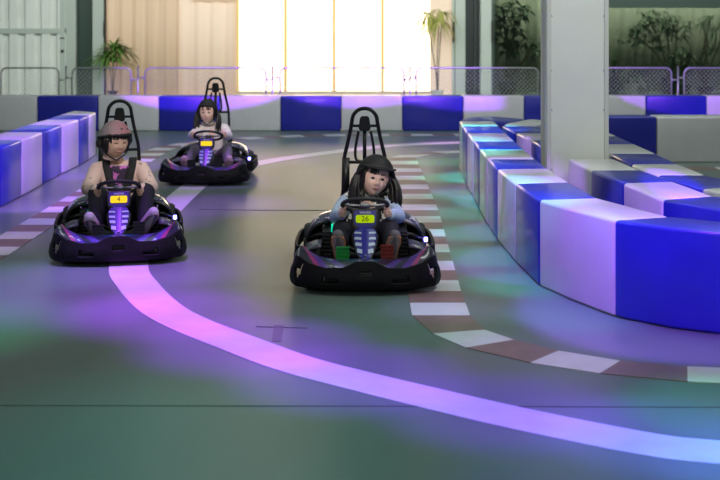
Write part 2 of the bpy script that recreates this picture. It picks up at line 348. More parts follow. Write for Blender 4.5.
bm = B(); prism(bm, [(-.56, 7.60), (-.50, 7.60), (-.505, 8.02), (-.575, 8.02)], 0, .0022)
obj('floor_patch', bm, 'floor_patch', kind='structure')

# ------------------------------------------------------------------ padded barrier blocks
ORD = ['first', 'second', 'third', 'fourth', 'fifth', 'sixth', 'seventh', 'eighth', 'ninth', 'tenth', 'eleventh', 'twelfth', 'thirteenth', 'fourteenth', 'fifteenth', 'sixteenth']
def block(pts, colr, label, group):
    cx = sum(p[0] for p in pts)/len(pts); cy = sum(p[1] for p in pts)/len(pts)
    g = 0.004; loc = []
    for p in pts:
        d = Vector((p[0]-cx, p[1]-cy)); L = d.length; d = d*((L-g)/L); loc.append((d.x, d.y))
    bm = B(); prism(bm, loc, 0.0, HB)
    # piping seam just under the lid
    o = obj('barrier_block', bm, 'vinyl_blue' if colr else 'vinyl_white', smooth=True)
    o.location = (cx, cy, 0.0); bevel(o, 0.026, 3)
    tag(o, label, 'barrier block', group); return o
def row(outer, inner, first_blue, desc, group, curved=None):
    n = len(outer)-1
    for i in range(n):
        b = (first_blue+i) % 2
        pts = [outer[i], outer[i+1], inner[i+1], inner[i]]
        if curved and i in curved: pts = [outer[i]]+curved[i][0]+[outer[i+1], inner[i+1]]+curved[i][1]+[inner[i]]
        block(pts, b, '%s padded barrier block, %s' % ('blue' if b else 'white', desc(i, n)), group)
# front right row
O1 = [(1.39, 16.84), (1.36, 16.0), (1.333, 14.95), (1.315, 13.9), (1.292, 13.0), (1.28, 12.03), (1.277, 11.19), (1.312, 10.16), (1.372, 9.22), (1.74, 8.25), (2.72, 7.62), (3.75, 7.5)]
I1 = [(1.89, 16.84), (1.855, 16.0), (1.82, 14.95), (1.80, 13.9), (1.78, 13.0), (1.765, 12.03), (1.762, 11.25), (1.79, 10.26), (1.845, 9.32), (2.17, 8.40), (2.80, 8.10), (3.78, 7.98)]
row(O1, I1, 0, lambda i, n: '%s from the far end of the row beside the right kerb' % ORD[i], 'padded blocks of the front right-hand row',
    {8: ([(1.54, 8.72)], [(2.04, 8.76), (1.93, 9.0)][:1]), 9: ([(1.80, 8.17), (2.05, 7.92), (2.33, 7.76)], [(2.46, 8.20)])})
# hairpin cap behind it
block([(1.40, 16.86), (1.89, 16.86), (2.0, 16.55), (2.36, 17.25), (1.95, 17.75), (1.55, 17.5)], 1, 'dark blue wedge barrier block closing the far end of the front right-hand row', 'padded end blocks')
block([(1.915, 16.05), (2.35, 16.05), (2.72, 16.9), (2.42, 17.2), (2.02, 16.5)], 0, 'white padded barrier block beside the blue wedge, left of the column', 'padded end blocks')
# second row, up to the column, and beyond it
row([(1.893, 16.0), (1.943, 14.95), (2.0, 14.04), (2.02, 13.08), (2.03, 12.60)], [(2.36, 16.0), (2.41, 14.95), (2.46, 14.04), (2.48, 13.08), (2.49, 12.60)], 1,
    lambda i, n: '%s from the far end of the row behind the column' % ORD[i], 'padded blocks behind the column')
row([(2.085, 12.03), (2.13, 11.1), (2.235, 10.2), (2.315, 9.22), (2.70, 8.56), (3.6, 8.3)], [(2.55, 12.03), (2.60, 11.12), (2.69, 10.3), (2.775, 9.42), (3.05, 9.0), (3.75, 8.75)], 0,
    lambda i, n: '%s in the row starting at the column front' % ORD[i], 'padded blocks in front of the column')
row([(2.62, 16.6), (2.62, 15.55), (2.62, 14.56), (2.62, 13.56), (2.62, 12.55), (2.62, 11.6), (2.66, 10.74), (2.80, 9.85), (3.12, 9.10), (3.9, 8.85)],
    [(3.12, 16.6), (3.12, 15.55), (3.12, 14.56), (3.11, 13.56), (3.10, 12.55), (3.08, 11.6), (3.10, 10.74), (3.25, 10.0), (3.45, 9.52), (4.0, 9.3)], 1,
    lambda i, n: '%s from the far end of the rearmost right row' % ORD[i], 'padded blocks right of the column')
# cross barrier on the right
for i in range(4):
    x0 = XD(578, 17.58)+i*1.157
    block([(x0, 17.58), (x0+1.157, 17.58), (x0+1.157, 18.06), (x0, 18.06)], 1-i % 2, '%s padded barrier block, %s in the cross wall right of the column' % (['blue', 'white'][i % 2], ORD[i]), 'padded blocks of the right cross wall')
# left row
OL = [(-3.94, 12.18), (-3.945, 13.16), (-3.96, 14.07), (-3.99, 15.1), (-4.02, 16.2), (-4.01, 17.14), (-4.04, 17.9), (-4.09, 18.6)]
IL = [(x-0.48, y+0.0) for x, y in OL]; IL[-1] = (-4.50, 18.9); IL[-2] = (-4.52, 18.0)
row(OL, IL, 0, lambda i, n: '%s from the far end of the left-hand row' % ORD[n-1-i], 'padded blocks of the left-hand row')
# back barrier
DB = 22.86
for k in range(-2, 13):
    x0 = XD(37+60.9*k, DB); x1 = XD(37+60.9*(k+1), DB)
    c = 1 if k % 2 == 0 else 0
    block([(x0, DB), (x1, DB), (x1, DB+.48), (x0, DB+.48)], c, ('%s padded barrier block below the fence, %s from the left of the back wall' if k > -2 else '%s padded barrier block %s beyond the left end of the back wall') % ('blue' if c else 'white', ORD[k+1] if 0 <= k+1 < 13 else 'one'), 'padded blocks of the back wall')

# ------------------------------------------------------------------ column
bm = B(); box(bm, -.25, .25, -.205, .21, 0, 5.6); cl = thing('column', 'square pale grey column rising between the barrier rows on the right', 'column', (2.20, 12.33, 0))
bm.free(); bm = B(); box(bm, -.275, .275, -.20, .20, 0, 5.6); obj('shaft', bm, 'column_paint', cl)
bm = B()
for sx in (-1, 1):
    for sy in (-1, 1): box(bm, sx*.29-.02, sx*.29+.02, sy*.205-.016, sy*.205+.016, 0, 5.6)
    bevel_ = None
obj('corner_strip', bm, 'column_edge', cl)
bm = B()
for sx in (-1, 1):
    for z in (0.55, 1.15, 1.55, 2.1): ball(bm, (sx*.262, -.203, z), .006, 8)
obj('screw', bm, 'dark_dot', cl)

# ------------------------------------------------------------------ fence
def fence_panel(x0, x1, label, D=23.9, h=1.165):
    t = thing('crowd_fence', label, 'fence', ((x0+x1)/2, D, 0), 0, 'chain link fence panels behind the back wall'); w2 = (x1-x0)/2
    bm = B(); r = .12
    path = [(-w2, 0, .0), (-w2, 0, h-r)]+[(-w2+r-r*math.cos(a), 0, h-r+r*math.sin(a)) for a in [PI/2*k/6 for k in range(1, 7)]]
    path += [(w2-r+r*math.sin(a), 0, h-r+r*math.cos(a)) for a in [PI/2*k/6 for k in range(0, 7)]]+[(w2, 0, .0)]
    tube(bm, path, .017, 8); tube(bm, [(-w2, 0, .12), (w2, 0, .12)], .015, 6)
    obj('frame', bm, 'galv', t, True)
    bm = B(); st = .085; a0, a1, b0, b1 = -w2+.01, w2-.01, .12, h-.03
    for sgn in (1, -1):
        c = a0-(b1-b0)
        while c < a1:
            # line x = c + s ; z = b0 + s (or mirrored)
            s0 = max(0, a0-c); s1 = min(b1-b0, a1-c)
            if s1 > s0+.01:
                z = (lambda s: b0+s) if sgn == 1 else (lambda s: b1-s)
                tube(bm, [(c+s0, 0, z(s0)), (c+s1, 0, z(s1))], .0026, 3, caps=False)
            c += st
    obj('wire_mesh', bm, 'galv', t); return t
pans = [(1, 59, 'short chain link fence panel in front of the corrugated doors at far left'), (72, 131, 'short chain link fence panel in front of the left potted palm'), (145, 266, 'long chain link fence panel in front of the beige curtain'), (280, 404, 'long chain link fence panel in front of the bright windows'), (416, 538.5, 'long chain link fence panel in front of the yellowish potted plant'), (549, 671.5, 'long chain link fence panel right of the column, before the dark glass'), (684, 806, 'fence panel cut by the right edge of the picture')]
for a, b, lb in pans: fence_panel(XD(a, 23.9), XD(b, 23.9), lb)
for px, lb in [(66, 'left of the potted palm panel'), (138, 'right of the potted palm panel'), (272.5, 'left of the bright window panel'), (410, 'right of the bright window panel'), (678, 'right of the column, between the last two panels')]:
    t = thing('fence_post', 'thin metal fence post %s' % lb, 'post', (XD(px, 23.9), 23.9, 0), 0, 'fence posts between panels')
    bm = B(); tube(bm, [(0, 0, 0), (0, 0, 1.20)], .018, 8); obj('pole', bm, 'galv', t, True)
    for sx in (-1, 1):
        for z in (.97 if sx > 0 else .93, .35):
            bm = B(); tube(bm, [(0, -.01, z), (sx*.125, -.01, z)], .014, 6); ball(bm, (sx*.10, -.02, z), .026, 8); obj('clamp', bm, 'galv', t, True)

# ------------------------------------------------------------------ back wall
DW = 34.5; SW = F/DW
def WX(px): return XD(px, DW)
def WZ(py): return HC-(py-YH)/SW
def wbox(name, p0, p1, z0, z1, d0, d1, m, parent=None, kind='structure'):
    bm = B(); box(bm, WX(p0), WX(p1), DW+d0, DW+d1, z0, z1); return obj(name, bm, m, parent, kind=None if parent else kind)
def corr(name, p0, p1, z0, z1, d, pitch, amp, m, parent=None, soft=False):
    x0, x1 = WX(p0), WX(p1); bm = B(); n = int((x1-x0)/pitch*(12 if soft else 4)); pts = []
    if soft:
        for i in range(n+1):
            x = x0+(x1-x0)*i/n; ph = x/pitch*2*PI; pts.append((x, DW+d+amp*(math.sin(ph)+.35*math.sin(2.3*ph+1)+.3*math.sin(.37*ph))))
    else:
        x = x0; k = 0
        while x < x1:
            pts += [(x, DW+d), (x+pitch*.30, DW+d), (x+pitch*.42, DW+d-amp), (x+pitch*.88, DW+d-amp)]; x += pitch
        pts.append((x, DW+d))
    gridsurf(bm, [[(p[0], p[1], z0) for p in pts], [(p[0], p[1], z1) for p in pts]])
    o = obj(name, bm, m, parent, soft, kind=None if parent else 'structure'); solid(o, .02); return o
# left: corrugated container style doors
corr('wall_left', -60, 61, 0, 1.80, 0, .46, .10, 'corrugated'); corr('wall_left_upper', -60, 61, 1.92, 4.2, 0, .46, .10, 'corrugated')
wbox('trim_5', -60, 62, 1.78, 1.93, -.13, .02, 'frame_pale'); wbox('trim_6', 61, 66, 0, 4.2, -.12, .05, 'frame_pale'); wbox('trim_7', 67, 76.5, 0, 4.2, -.10, .05, 'frame_pale')
bm = B(); tube(bm, [(WX(61), DW-.14, WZ(38)), (WX(65.5), DW-.14, WZ(38))], .015, 6)
tag(obj('door_latch', bm, 'handle_dark', smooth=True), 'thin dark latch bar on the pale corrugated door at far left', 'latch')
bm = B(); ball(bm, (WX(63.5), DW-.14, WZ(51)), .045, 10)
tag(obj('door_lock', bm, 'handle_dark', smooth=True), 'round dark lock below the latch bar on the corrugated door', 'lock')
wbox('wall_recess', 76.5, 94, 0, 4.2, .15, .25, 'frame_green')
wbox('trim_8', 93.5, 104.5, 0, 4.2, -.12, .1, 'frame_pale'); wbox('trim_9', 104.5, 106, WZ(95), 4.2, -.08, .1, 'handle_dark')
# curtains; the light from behind is put in as their own glow
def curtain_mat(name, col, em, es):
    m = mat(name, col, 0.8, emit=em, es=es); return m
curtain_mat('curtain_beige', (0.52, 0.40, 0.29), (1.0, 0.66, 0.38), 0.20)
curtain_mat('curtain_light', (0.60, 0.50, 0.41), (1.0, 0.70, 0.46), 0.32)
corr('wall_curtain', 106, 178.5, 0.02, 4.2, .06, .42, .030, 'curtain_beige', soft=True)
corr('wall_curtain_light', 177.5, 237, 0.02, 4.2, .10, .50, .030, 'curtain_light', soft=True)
wbox('trim_10', 106, 237, 0, .03, -.05, .15, 'sill'); wbox('trim_11', 193, 238, WZ(1), 4.2, -.02, .1, 'curtain_beige')
# bright window: four panes
m = mat('pane_glow', (0.8, 0.8, 0.8), 0.5); nt = m.node_tree; bs = nt.nodes['Principled BSDF']
tc = nd(m, 'ShaderNodeTexCoord'); sp = nd(m, 'ShaderNodeSeparateXYZ'); nt.links.new(tc.outputs['Object'], sp.inputs[0])
n1 = nd(m, 'ShaderNodeTexNoise'); n1.inputs['Scale'].default_value = 1.2; mp = nd(m, 'ShaderNodeMapping'); mp.inputs['Scale'].default_value = (2, 1, .1)
nt.links.new(tc.outputs['Object'], mp.inputs[0]); nt.links.new(mp.outputs[0], n1.inputs[0])
r = nd(m, 'ShaderNodeValToRGB'); r.color_ramp.elements[0].position = .35; r.color_ramp.elements[1].position = .6
r.color_ramp.elements[0].color = (1.0, .66, .34, 1); r.color_ramp.elements[1].color = (1.0, .76, .46, 1)
nt.links.new(n1.outputs[0], r.inputs[0]); nt.links.new(r.outputs[0], bs.inputs['Emission Color']); bs.inputs['Emission Strength'].default_value = 2.9
mat('blind_slat', (0.7, 0.5, 0.25), 0.6, emit=(1.0, 0.70, 0.32), es=0.75)  # slats glow by themselves, in place of light shining through
edges = [237.5, 285.5, 334, 382.5, 430]
for i in range(4):
    wn = bpy.data.objects.new('window_%d' % (i+1), None); C.objects.link(wn); wn['kind'] = 'structure'; wn.location = (0, 0, 0)
    wbox('pane', edges[i], edges[i+1], WZ(91), 4.2, .05, .08, 'pane_glow', wn)
    bm = B(); box(bm, WX(edges[i])-.045, WX(edges[i])+.045, DW-.04, DW+.05, 0.05, 4.2); obj('mullion', bm, 'mullion', wn)
    bm = B()
    rnd = random.Random(i)
    for zz, pr in ((WZ(16.5), .7), (WZ(34.5), .6), (WZ(54), .6), (WZ(75.5), .6)):
        x = WX(edges[i])+.25
        while x < WX(edges[i+1])-.25:
            if i >= 2 or rnd.random() < .35: box(bm, x, x+.14, DW+.02, DW+.035, zz-.018, zz+.018)
            x += .33
    obj('blind_slat', bm, 'blind_slat', wn)
wbox('trim_12', 237, 431, .02, WZ(91), -.06, .1, 'sill')
wbox('wall_beige', 430, 452, .02, 4.2, .03, .1, 'curtain_light'); wbox('trim_13', 452, 454.5, 0, 4.2, -.05, .1, 'frame_pale'); wbox('trim_14', 455, 465, 0, 4.2, -.1, .1, 'frame_pale')  # beige wall takes the glowing curtain material for its warm light
for px, y0, y1 in ((453, 22, 42), (105.3, 21, 37), (491.8, 21, 42)):
    wbox('door_handle', px-.9, px+.9, WZ(y1), WZ(y0), -.16, -.10, 'handle_dark', kind='structure')
wbox('wall_gap', 465, 481, 0, 4.2, .12, .2, 'black_gap'); wbox('trim_15', 475, 476, 0, 4.2, -.02, .1, 'frame_green')
wbox('trim_16', 480.5, 491, 0, 4.2, -.10, .1, 'frame_pale'); wbox('trim_17', 492, 494, 0, 4.2, -.06, .1, 'frame_green')
wbox('trim_18', 605, 608, 0, 4.2, -.06, .1, 'frame_green'); wbox('trim_19', 608, 900, WZ(8), 4.2, -.08, .1, 'frame_green')
# planted room behind tinted glass, whose tint also stands in for the room's shade
m = bpy.data.materials.new('tinted_glass'); m.use_nodes = True; nt = m.node_tree; nt.nodes.clear(); M['tinted_glass'] = m
out = nd(m, 'ShaderNodeOutputMaterial'); tr = nd(m, 'ShaderNodeBsdfTransparent'); tr.inputs[0].default_value = (.62, .66, .58, 1)
gl = nd(m, 'ShaderNodeBsdfGlossy'); gl.inputs['Roughness'].default_value = .05; gl.inputs['Color'].default_value = (.5, .6, .55, 1); mx = nd(m, 'ShaderNodeMixShader'); mx.inputs[0].default_value = .06
nt.links.new(tr.outputs[0], mx.inputs[1]); nt.links.new(gl.outputs[0], mx.inputs[2]); nt.links.new(mx.outputs[0], out.inputs[0])
wbox('window_5', 494, 900, .02, 4.2, 0, .012, 'tinted_glass')
mat('room_curtain', (0.24, 0.25, 0.22), 0.8)
corr('wall_inner_curtain', 484, 900, 0, 4.2, 2.0, .55, .05, 'room_curtain', soft=True)
wbox('ceiling_inner', 484, 900, 4.2, 4.3, 0, 2.2, 'frame_pale'); wbox('wall_inner_left', 480, 484, 0, 4.2, .1, 2.2, 'frame_pale')
wbox('wall_back', -70, 480, 0, 4.3, .40, .5, 'frame_pale')

# ------------------------------------------------------------------ plants
def leafblade(bm, base, d, L, wd, droop, mi=0, seg=4):
    base = Vector(base); d = Vector(d).normalized(); side = d.cross(Vector((0, 0, 1)))
    side = side.normalized() if side.length > .05 else Vector((1, 0, 0)); A = []
    for i in range(seg+1):
        t = i/seg; c = base+d*L*t+Vector((0, 0, -droop*L*t*t)); w_ = wd*math.sin(PI*(.12+.88*t))*.5 if i < seg else .001
        A.append((bm.verts.new(c-side*w_), bm.verts.new(c+side*w_+Vector((0, 0, w_*.3)))))
    for i in range(seg): bm.faces.new((A[i][0], A[i][1], A[i+1][1], A[i+1][0])).material_index = mi
def rosette(bm, c, n, L, wd, droop, rnd, up=.6):
    for k in range(n):
        a = 2*PI*k/n+rnd.uniform(-.3, .3); e = rnd.uniform(-.1, 1)*up
        leafblade(bm, c, (math.cos(a), math.sin(a), e), L*rnd.uniform(.7, 1.1), wd, droop*rnd.uniform(.6, 1.3))
def pot(t, r, h, m):
    bm = B(); lathe(bm, [(r*.72, 0), (r*.95, h*.86), (r*1.06, h*.86), (r*1.06, h), (r*.9, h), (r*.88, h*.9)], 18); obj('pot', bm, m, t, False)
    bm = B(); lathe(bm, [(r*.87, h*.86), (r*.87, h*.93)], 14); obj('soil', bm, 'soil', t)
def stems(t, paths, r, m='bark'):
    bm = B()
    for p in paths: tube(bm, smoothpath(p, 4), r, 6)
    obj('stem', bm, m, t, True)
def plant(px, D, name, label, cat='plant'): return thing(name, label, cat, (XD(px, D), D, 0), 0)
R = random.Random(3); DP = 33.9; sp_ = F/DP
def Zp(py, D=DP): return HC-(py-YH)*D/F
# left palm
t = plant(112.5, DP, 'potted_palm', 'green potted palm on thin stems left of the beige curtain'); pot(t, .15, .17, 'pot_dark')
tops = [(-.16, 0, Zp(56)), (.02, .02, Zp(48)), (.22, 0, Zp(52)), (.05, -.1, Zp(60))]
stems(t, [[(x*.1, 0, .1), (x*.35, 0, .7), (x, y, z)] for x, y, z in tops], .013)
bm = B()
for x, y, z in tops:
    for k in range(46):
        a = R.uniform(0, 2*PI); e = R.uniform(0.0, 1.5); leafblade(bm, (x, y, z-R.uniform(0, .1)), (math.cos(a), math.sin(a)*.6, e), R.uniform(.5, .85), .065, R.uniform(.4, 1.0))
obj('foliage', bm, 'leaf', t)
# dracaena in front of the bright windows
t = plant(437, DP, 'potted_dracaena', 'yellowish spiky dracaena with bare stems in a white pot right of the bright windows'); pot(t, .19, .19, 'pot_white')
tops = [(-.28, 0, Zp(16)), (.05, 0, Zp(22)), (.14, 0, Zp(14))]
stems(t, [[(0, 0, .15), (-.05, 0, .8), (-.28, 0, Zp(20))], [(.02, 0, .15), (.0, 0, .9), (.05, 0, Zp(26))], [(.03, 0, .15), (.06, 0, 1.1), (.14, 0, Zp(18))]], .016)
bm = B()
for x, y, z in tops:
    for k in range(34):
        a = R.uniform(0, 2*PI); leafblade(bm, (x, y, z+.02), (math.cos(a), math.sin(a), R.uniform(-.2, 1.1)), R.uniform(.42, .75), .05, R.uniform(.5, 1.3))
obj('foliage', bm, 'leaf_yellow', t)
def leafy(t, tips, n, L, wd, m, spread):
    bm = B()
    for tp in tips:
        for k in range(n):
            c = Vector(tp)+Vector((R.gauss(0, spread), R.gauss(0, spread*.6), R.gauss(0, spread*.7)))
            a = R.uniform(0, 2*PI)
            for j in range(5): leafblade(bm, c, (math.cos(a+j*1.25), math.sin(a+j*1.25)*.7, R.uniform(-.4, .3)), L*R.uniform(.7, 1.2), wd, .5, seg=3)
    obj('foliage', bm, m, t)
DI = 35.1
def zi(py): return HC-(py-YH)*DI/F
def xi(px, px0): return (px-px0)*DI/F
# tree behind glass left of column
t = plant(507, DI, 'potted_tree', 'dark leafy indoor tree in a black pot, behind the glass left of the column'); pot(t, .28, .36, 'pot_dark')
tips = [(xi(a, 507), 0, zi(b)) for a, b in ((500, 10), (512, 6), (520, 12), (505, 22), (524, 16), (500, 32), (512, 30), (518, 40), (506, 42), (512, 50), (530, 44), (536, 52), (498, 18))]
stems(t, [[(0, 0, .3), (0, 0, 1.0), (.02, 0, zi(25))], [(0, 0, 1.1), (.2, 0, zi(35)), (.4, 0, zi(14))], [(0, 0, .5), (.4, 0, zi(65)), (.75, 0, zi(45))], [(0, 0, 1.3), (-.1, 0, zi(18)), (-.15, 0, zi(6))]], .035)
leafy(t, tips, 7, .26, .10, 'leaf_dark', .16)
# right hand group
t = plant(614, DI, 'potted_agave', 'dark plant with broad arching leaves just right of the column'); pot(t, .2, .5, 'pot_dark')
bm = B()
for a, e, L in ((2.6, 1.3, .9), (2.9, 2.5, .9), (.3, 1.5, 1.1), (.2, .9, 1.2), (.5, 2.2, 1.0), (3.3, .8, .7), (1.2, 3, .9), (-.3, .7, .8)):
    leafblade(bm, (0, 0, .9), (math.cos(a), math.sin(a)*.4, e), L, .13, .5, seg=7)
tube(bm, [(0, 0, .4), (0, 0, 1.0)], .07, 8); obj('foliage', bm, 'leaf_dark', t)
t = plant(631, DI-.3, 'potted_fern', 'feathery fern in a white pot behind the fence right of the column'); pot(t, .22, .32, 'pot_white')
bm = B(); rosette(bm, (0, 0, .5), 34, .75, .05, .8, R, 1.6); rosette(bm, (0, 0, .7), 26, .6, .05, .9, R, 1.4); obj('foliage', bm, 'leaf_dark', t)
stems(t, [[(0, 0, .25), (.02, 0, .5), (0, 0, .8)]], .05)
t = plant(669, DI, 'umbrella_plant', 'tall umbrella tree with leaf clusters and slanting stems in a black planter'); 
bm = B(); lathe(bm, [(.20, 0), (.25, .5), (.22, .5), (.22, .46)], 4); obj('pot', bm, 'pot_dark', t)
tips = [(xi(a, 669), 0, zi(b)) for a, b in ((626, 36), (632, 28), (640, 32), (637, 40), (648, 12), (645, 22), (655, 20), (662, 16), (668, 22), (672, 16), (650, 28), (660, 26), (676, 24), (684, 30), (655, 38), (660, 46), (640, 24), (668, 30))]
stems(t, [[(0, 0, .4), (-.3, 0, 1.1), (-.9, 0, zi(38)), (-1.2, 0, zi(34))], [(0, 0, .4), (0, 0, 1.2), (-.1, 0, zi(18))], [(0, 0, .4), (-.2, 0, 1.3), (-.55, 0, zi(20))], [(.05, 0, .4), (.2, 0, 1.4), (.25, 0, zi(22))]], .022)
leafy(t, tips, 6, .27, .06, 'leaf_dark', .13)
t = plant(684, DI-.2, 'leafy_shrub', 'low bushy shrub between the umbrella tree and the tall spiky plant'); pot(t, .2, .3, 'pot_dark')
stems(t, [[(0, 0, .25), (-.05, 0, .8), (-.1, 0, 1.2)], [(0, 0, .25), (.1, 0, .9), (.2, 0, 1.1)]], .02)
leafy(t, [(x, 0, z) for x, z in ((-.3, 1.1), (-.1, 1.25), (.1, 1.2), (.3, 1.0), (-.25, .85), (0, .9), (.2, .8), (-.05, .65))], 6, .2, .07, 'leaf_dark', .12)
t = plant(705, DI, 'potted_dracaena', 'tall spiky dracaena with crooked bare stems at the right edge'); pot(t, .24, .22, 'pot_dark')
tops = [(xi(a, 705), 0, zi(b)) for a, b in ((702, 24), (711, 18), (716, 30), (712, 50), (724, 22))]
stems(t, [[(0, 0, .2), (-.02+.1*i-.2, 0, .9), (x*.5+.12*(-1)**i, 0, 1.4), (x, y, z)] for i, (x, y, z) in enumerate(tops)], .022)
bm = B()
for x, y, z in tops:
    for k in range(40):
        a = R.uniform(0, 2*PI); leafblade(bm, (x, y, z), (math.cos(a), math.sin(a), R.uniform(-.5, 1.3)), R.uniform(.3, .5), .03, R.uniform(.3, .9))
obj('foliage', bm, 'leaf_dark', t)

# ------------------------------------------------------------------ karts
def rrect(w2, h2, r, n=4):
    out = []
    for cx, cz, a0 in ((w2-r, h2-r, 0), (-w2+r, h2-r, PI/2), (-w2+r, -h2+r, PI), (w2-r, -h2+r, 1.5*PI)):
        for k in range(n+1): a = a0+PI/2*k/n; out.append((cx+r*math.cos(a), cz+r*math.sin(a)))
    return out
def kart(label, loc, rz, num, lcd, body, pedals):
    t = thing('go_kart', label, 'go-kart', loc, rz, 'children\'s go-karts on the track')
    # front bumper -------------------------------------------------
    def plan(u):  # u in -1..1 along the bumper
        a = abs(u); s = 1 if u >= 0 else -1
        pts = [(0, -.905), (.15, -.90), (.30, -.875), (.44, -.83), (.525, -.77), (.560, -.67), (.562, -.50)]
        f = a*(len(pts)-1); i = min(int(f), len(pts)-2); q = f-i
        return s*(pts[i][0]*(1-q)+pts[i+1][0]*q), pts[i][1]*(1-q)+pts[i+1][1]*q
    def top(a):
        k = [(0, .250), (.08, .250), (.20, .200), (.36, .196), (.50, .225), (.66, .268), (.76, .262), (.88, .205), (1, .165)]
        for (p, v), (q, w_) in zip(k, k[1:]):
            if p <= a <= q: return v+(w_-v)*(a-p)/(q-p)
        return k[-1][1]
    N = 72; rows = []; hz = [0, .13, .30, .44, .62, .82, 1]
    for j, h in enumerate(hz):
        r_ = []
        for i in range(N+1):
            u = -1+2*i/N; x, y = plan(u); z = .045+(top(abs(u))-.045)*h
            back = .03*h+(.015 if h == 0 else 0)-(.012 if .25 < h < .7 else 0)
            q = Vector((x, y+.45)).normalized(); r_.append((x-q.x*back, y-q.y*back, z))
        rows.append(r_)
    bm = B(); V = gridsurf(bm, rows)
    kill = []
    for f in bm.faces:
        c = f.calc_center_median(); a = abs(c.x)
        if f.verts[0].co.z < 0: pass
        hh = (c.z-.045)/(top(min(1, a/.6))-.045+1e-6)
        if (a < .055 and .44 < hh < .60) or (.20 < a < .315 and .28 < hh < .46) or (.475 < a < .525 and .44 < hh < .80): kill.append(f)
    bmesh.ops.delete(bm, geom=kill, context='FACES')
    o = obj('front_bumper', bm, 'bumper', t, True); solid(o, .028); bevel(o, .006, 2)
    # apron between bumper and floor -------------------------------
    rows = []
    for j in range(9):
        v = j/8; r_ = []
        for i in range(41):
            u = -1+2*i/40; x, y = plan(u*.74); a = abs(u)
            zf = top(abs(u)*.74)-.022; zb = .19+.10*max(0, (a-.45)/.55)**1.2
            yy = y+.045+(-.50-y-.045)*v; xx = x*(1-.13*v)
            hump = .035*math.sin(PI*v)*(.4+.6*a)
            r_.append((xx, yy, zf*(1-v)+zb*v+hump))
        rows.append(r_)
    bm = B(); gridsurf(bm, rows); o = obj('front_apron', bm, 'apron', t, True); solid(o, .012)
    tag(o, 'dark nose panel with magenta, violet and cyan stripes')
    # floor tray + frame tubes
    bm = B(); prism(bm, [(-.44, -.75), (.44, -.75), (.50, -.3), (.50, .55), (.36, .80), (-.36, .80), (-.50, .55), (-.50, -.3)], .05, .07); obj('floor_tray', bm, 'tray', t)
    bm = B()
    for s in (-1, 1): tube(bm, smoothpath([(s*.20, -.72, .10), (s*.27, -.3, .10), (s*.33, .2, .10), (s*.30, .80, .12)], 6), .016, 8)
    tube(bm, [(-.40, -.22, .12), (.40, -.22, .12)], .016, 8); tube(bm, [(-.45, .58, .145), (.45, .58, .145)], .018, 8)
    obj('chassis_frame', bm, 'steel_black', t, True)
    # wheels
    for s in (-1, 1):
        for y, r_, wd, x in ((-.20, .135, .12, .42), (.58, .15, .16, .44)):
            bm = B(); h = wd/2
            lathe(bm, [(r_*.55, -h), (r_*.86, -h), (r_*.97, -h*.75), (r_, -h*.4), (r_, h*.4), (r_*.97, h*.75), (r_*.86, h), (r_*.55, h)], 28, 'X', (s*x, y, r_)); wl = obj('wheel', bm, 'rubber', t, True)
            bm = B(); lathe(bm, [(.02, -h*.8), (r_*.54, -h*.8), (r_*.54, h*.8), (.02, h*.8)], 16, 'X', (s*x, y, r_)); obj('hub', bm, 'hub', wl)
    # side units between the wheels: ribbed boxes beside the driver
    for s in (-1, 1):
        bm = B(); box(bm, s*.31-.035, s*.31+.035, -.05, .50, .08, .33)
        for k in range(7): box(bm, s*.31-.043, s*.31+.043, -.065, -.045, .10+.032*k, .118+.032*k)
        o = obj('side_cover', bm, 'console_black', t); bevel(o, .006)
        # inner front cowl over the wheel
        rows = []
        for j in range(7):
            v = j/6; rows.append([(s*(.345+.155*math.sin(PI/2*i/6)*(1-.1*v)), -.34+.30*v, .16+.13*math.cos(PI/2*i/6*.95)*math.sin(PI*(.25+.6*v))) for i in range(7)])
        bm = B(); gridsurf(bm, rows); o = obj('wheel_cover', bm, 'plastic_grey', t, True); solid(o, .012)
        # rear fender pod: high glossy shell sloping outwards
        rows = []; npr = 10
        for j in range(11):
            v = j/10; y = .18+.68*v; hgt = .395+.035*math.sin(PI*min(1, v*1.1))-.10*v**3; r_ = []
            for i in range(npr+1):
                a = PI/2*i/npr
                x = .20+.28*math.sin(a)**.9; z = .20+(hgt-.20)*(math.cos(a)**.75 if a < PI/2-.001 else 0)
                r_.append((s*x, y, z))
            r_.append((s*.485, y, .13)); rows.append(r_)
        bm = B(); gridsurf(bm, rows); pod = obj('rear_fender', bm, 'pod', t, True); solid(pod, .014)
        tag(pod, 'glossy dark violet fender')
        # black arch lip on the front edge
        bm = B(); tube(bm, [(p[0], p[1]-.005, p[2]-.012) for p in rows[0][2:]], .016, 8); tube(bm, [(s*.25, .18, .30), (s*.49, .18, .235)], .02, 8); tube(bm, [(s*.49, .18, .235), (s*.49, .18, .10)], .02, 8)
        obj('fender_trim', bm, 'steel_black', pod, True)
        lettering('JR', .05, 'letter', pod, (s*.40, .245, .392), (math.radians(35), s*math.radians(28), 0))
        # side bumper loop
        bm = B(); path = smoothpath([(s*.50, -.06, 0), (s*.555, -.03, 0), (s*.572, .08, 0), (s*.575, .4, 0), (s*.56, .72, 0), (s*.50, .86, 0), (s*.3, .90, 0)], 5)
        gridsurf(bm, [[(p.x*(1 if k < 2 else .985), p.y, z) for p in path] for k, z in enumerate((.10, .115, .15, .185, .215))])
        o = obj('side_bumper', bm, 'bumper', t, True); solid(o, .028); bevel(o, .006)
    bm = B(); box(bm, .49, .52, .12, .16, .215, .25); o = obj('marker_light', bm, 'led_blue', t); bevel(o, .008)
    bm = B(); box(bm, -.276, -.264, .10, .15, .30, .36); obj('status_light', bm, 'led_teal', t)
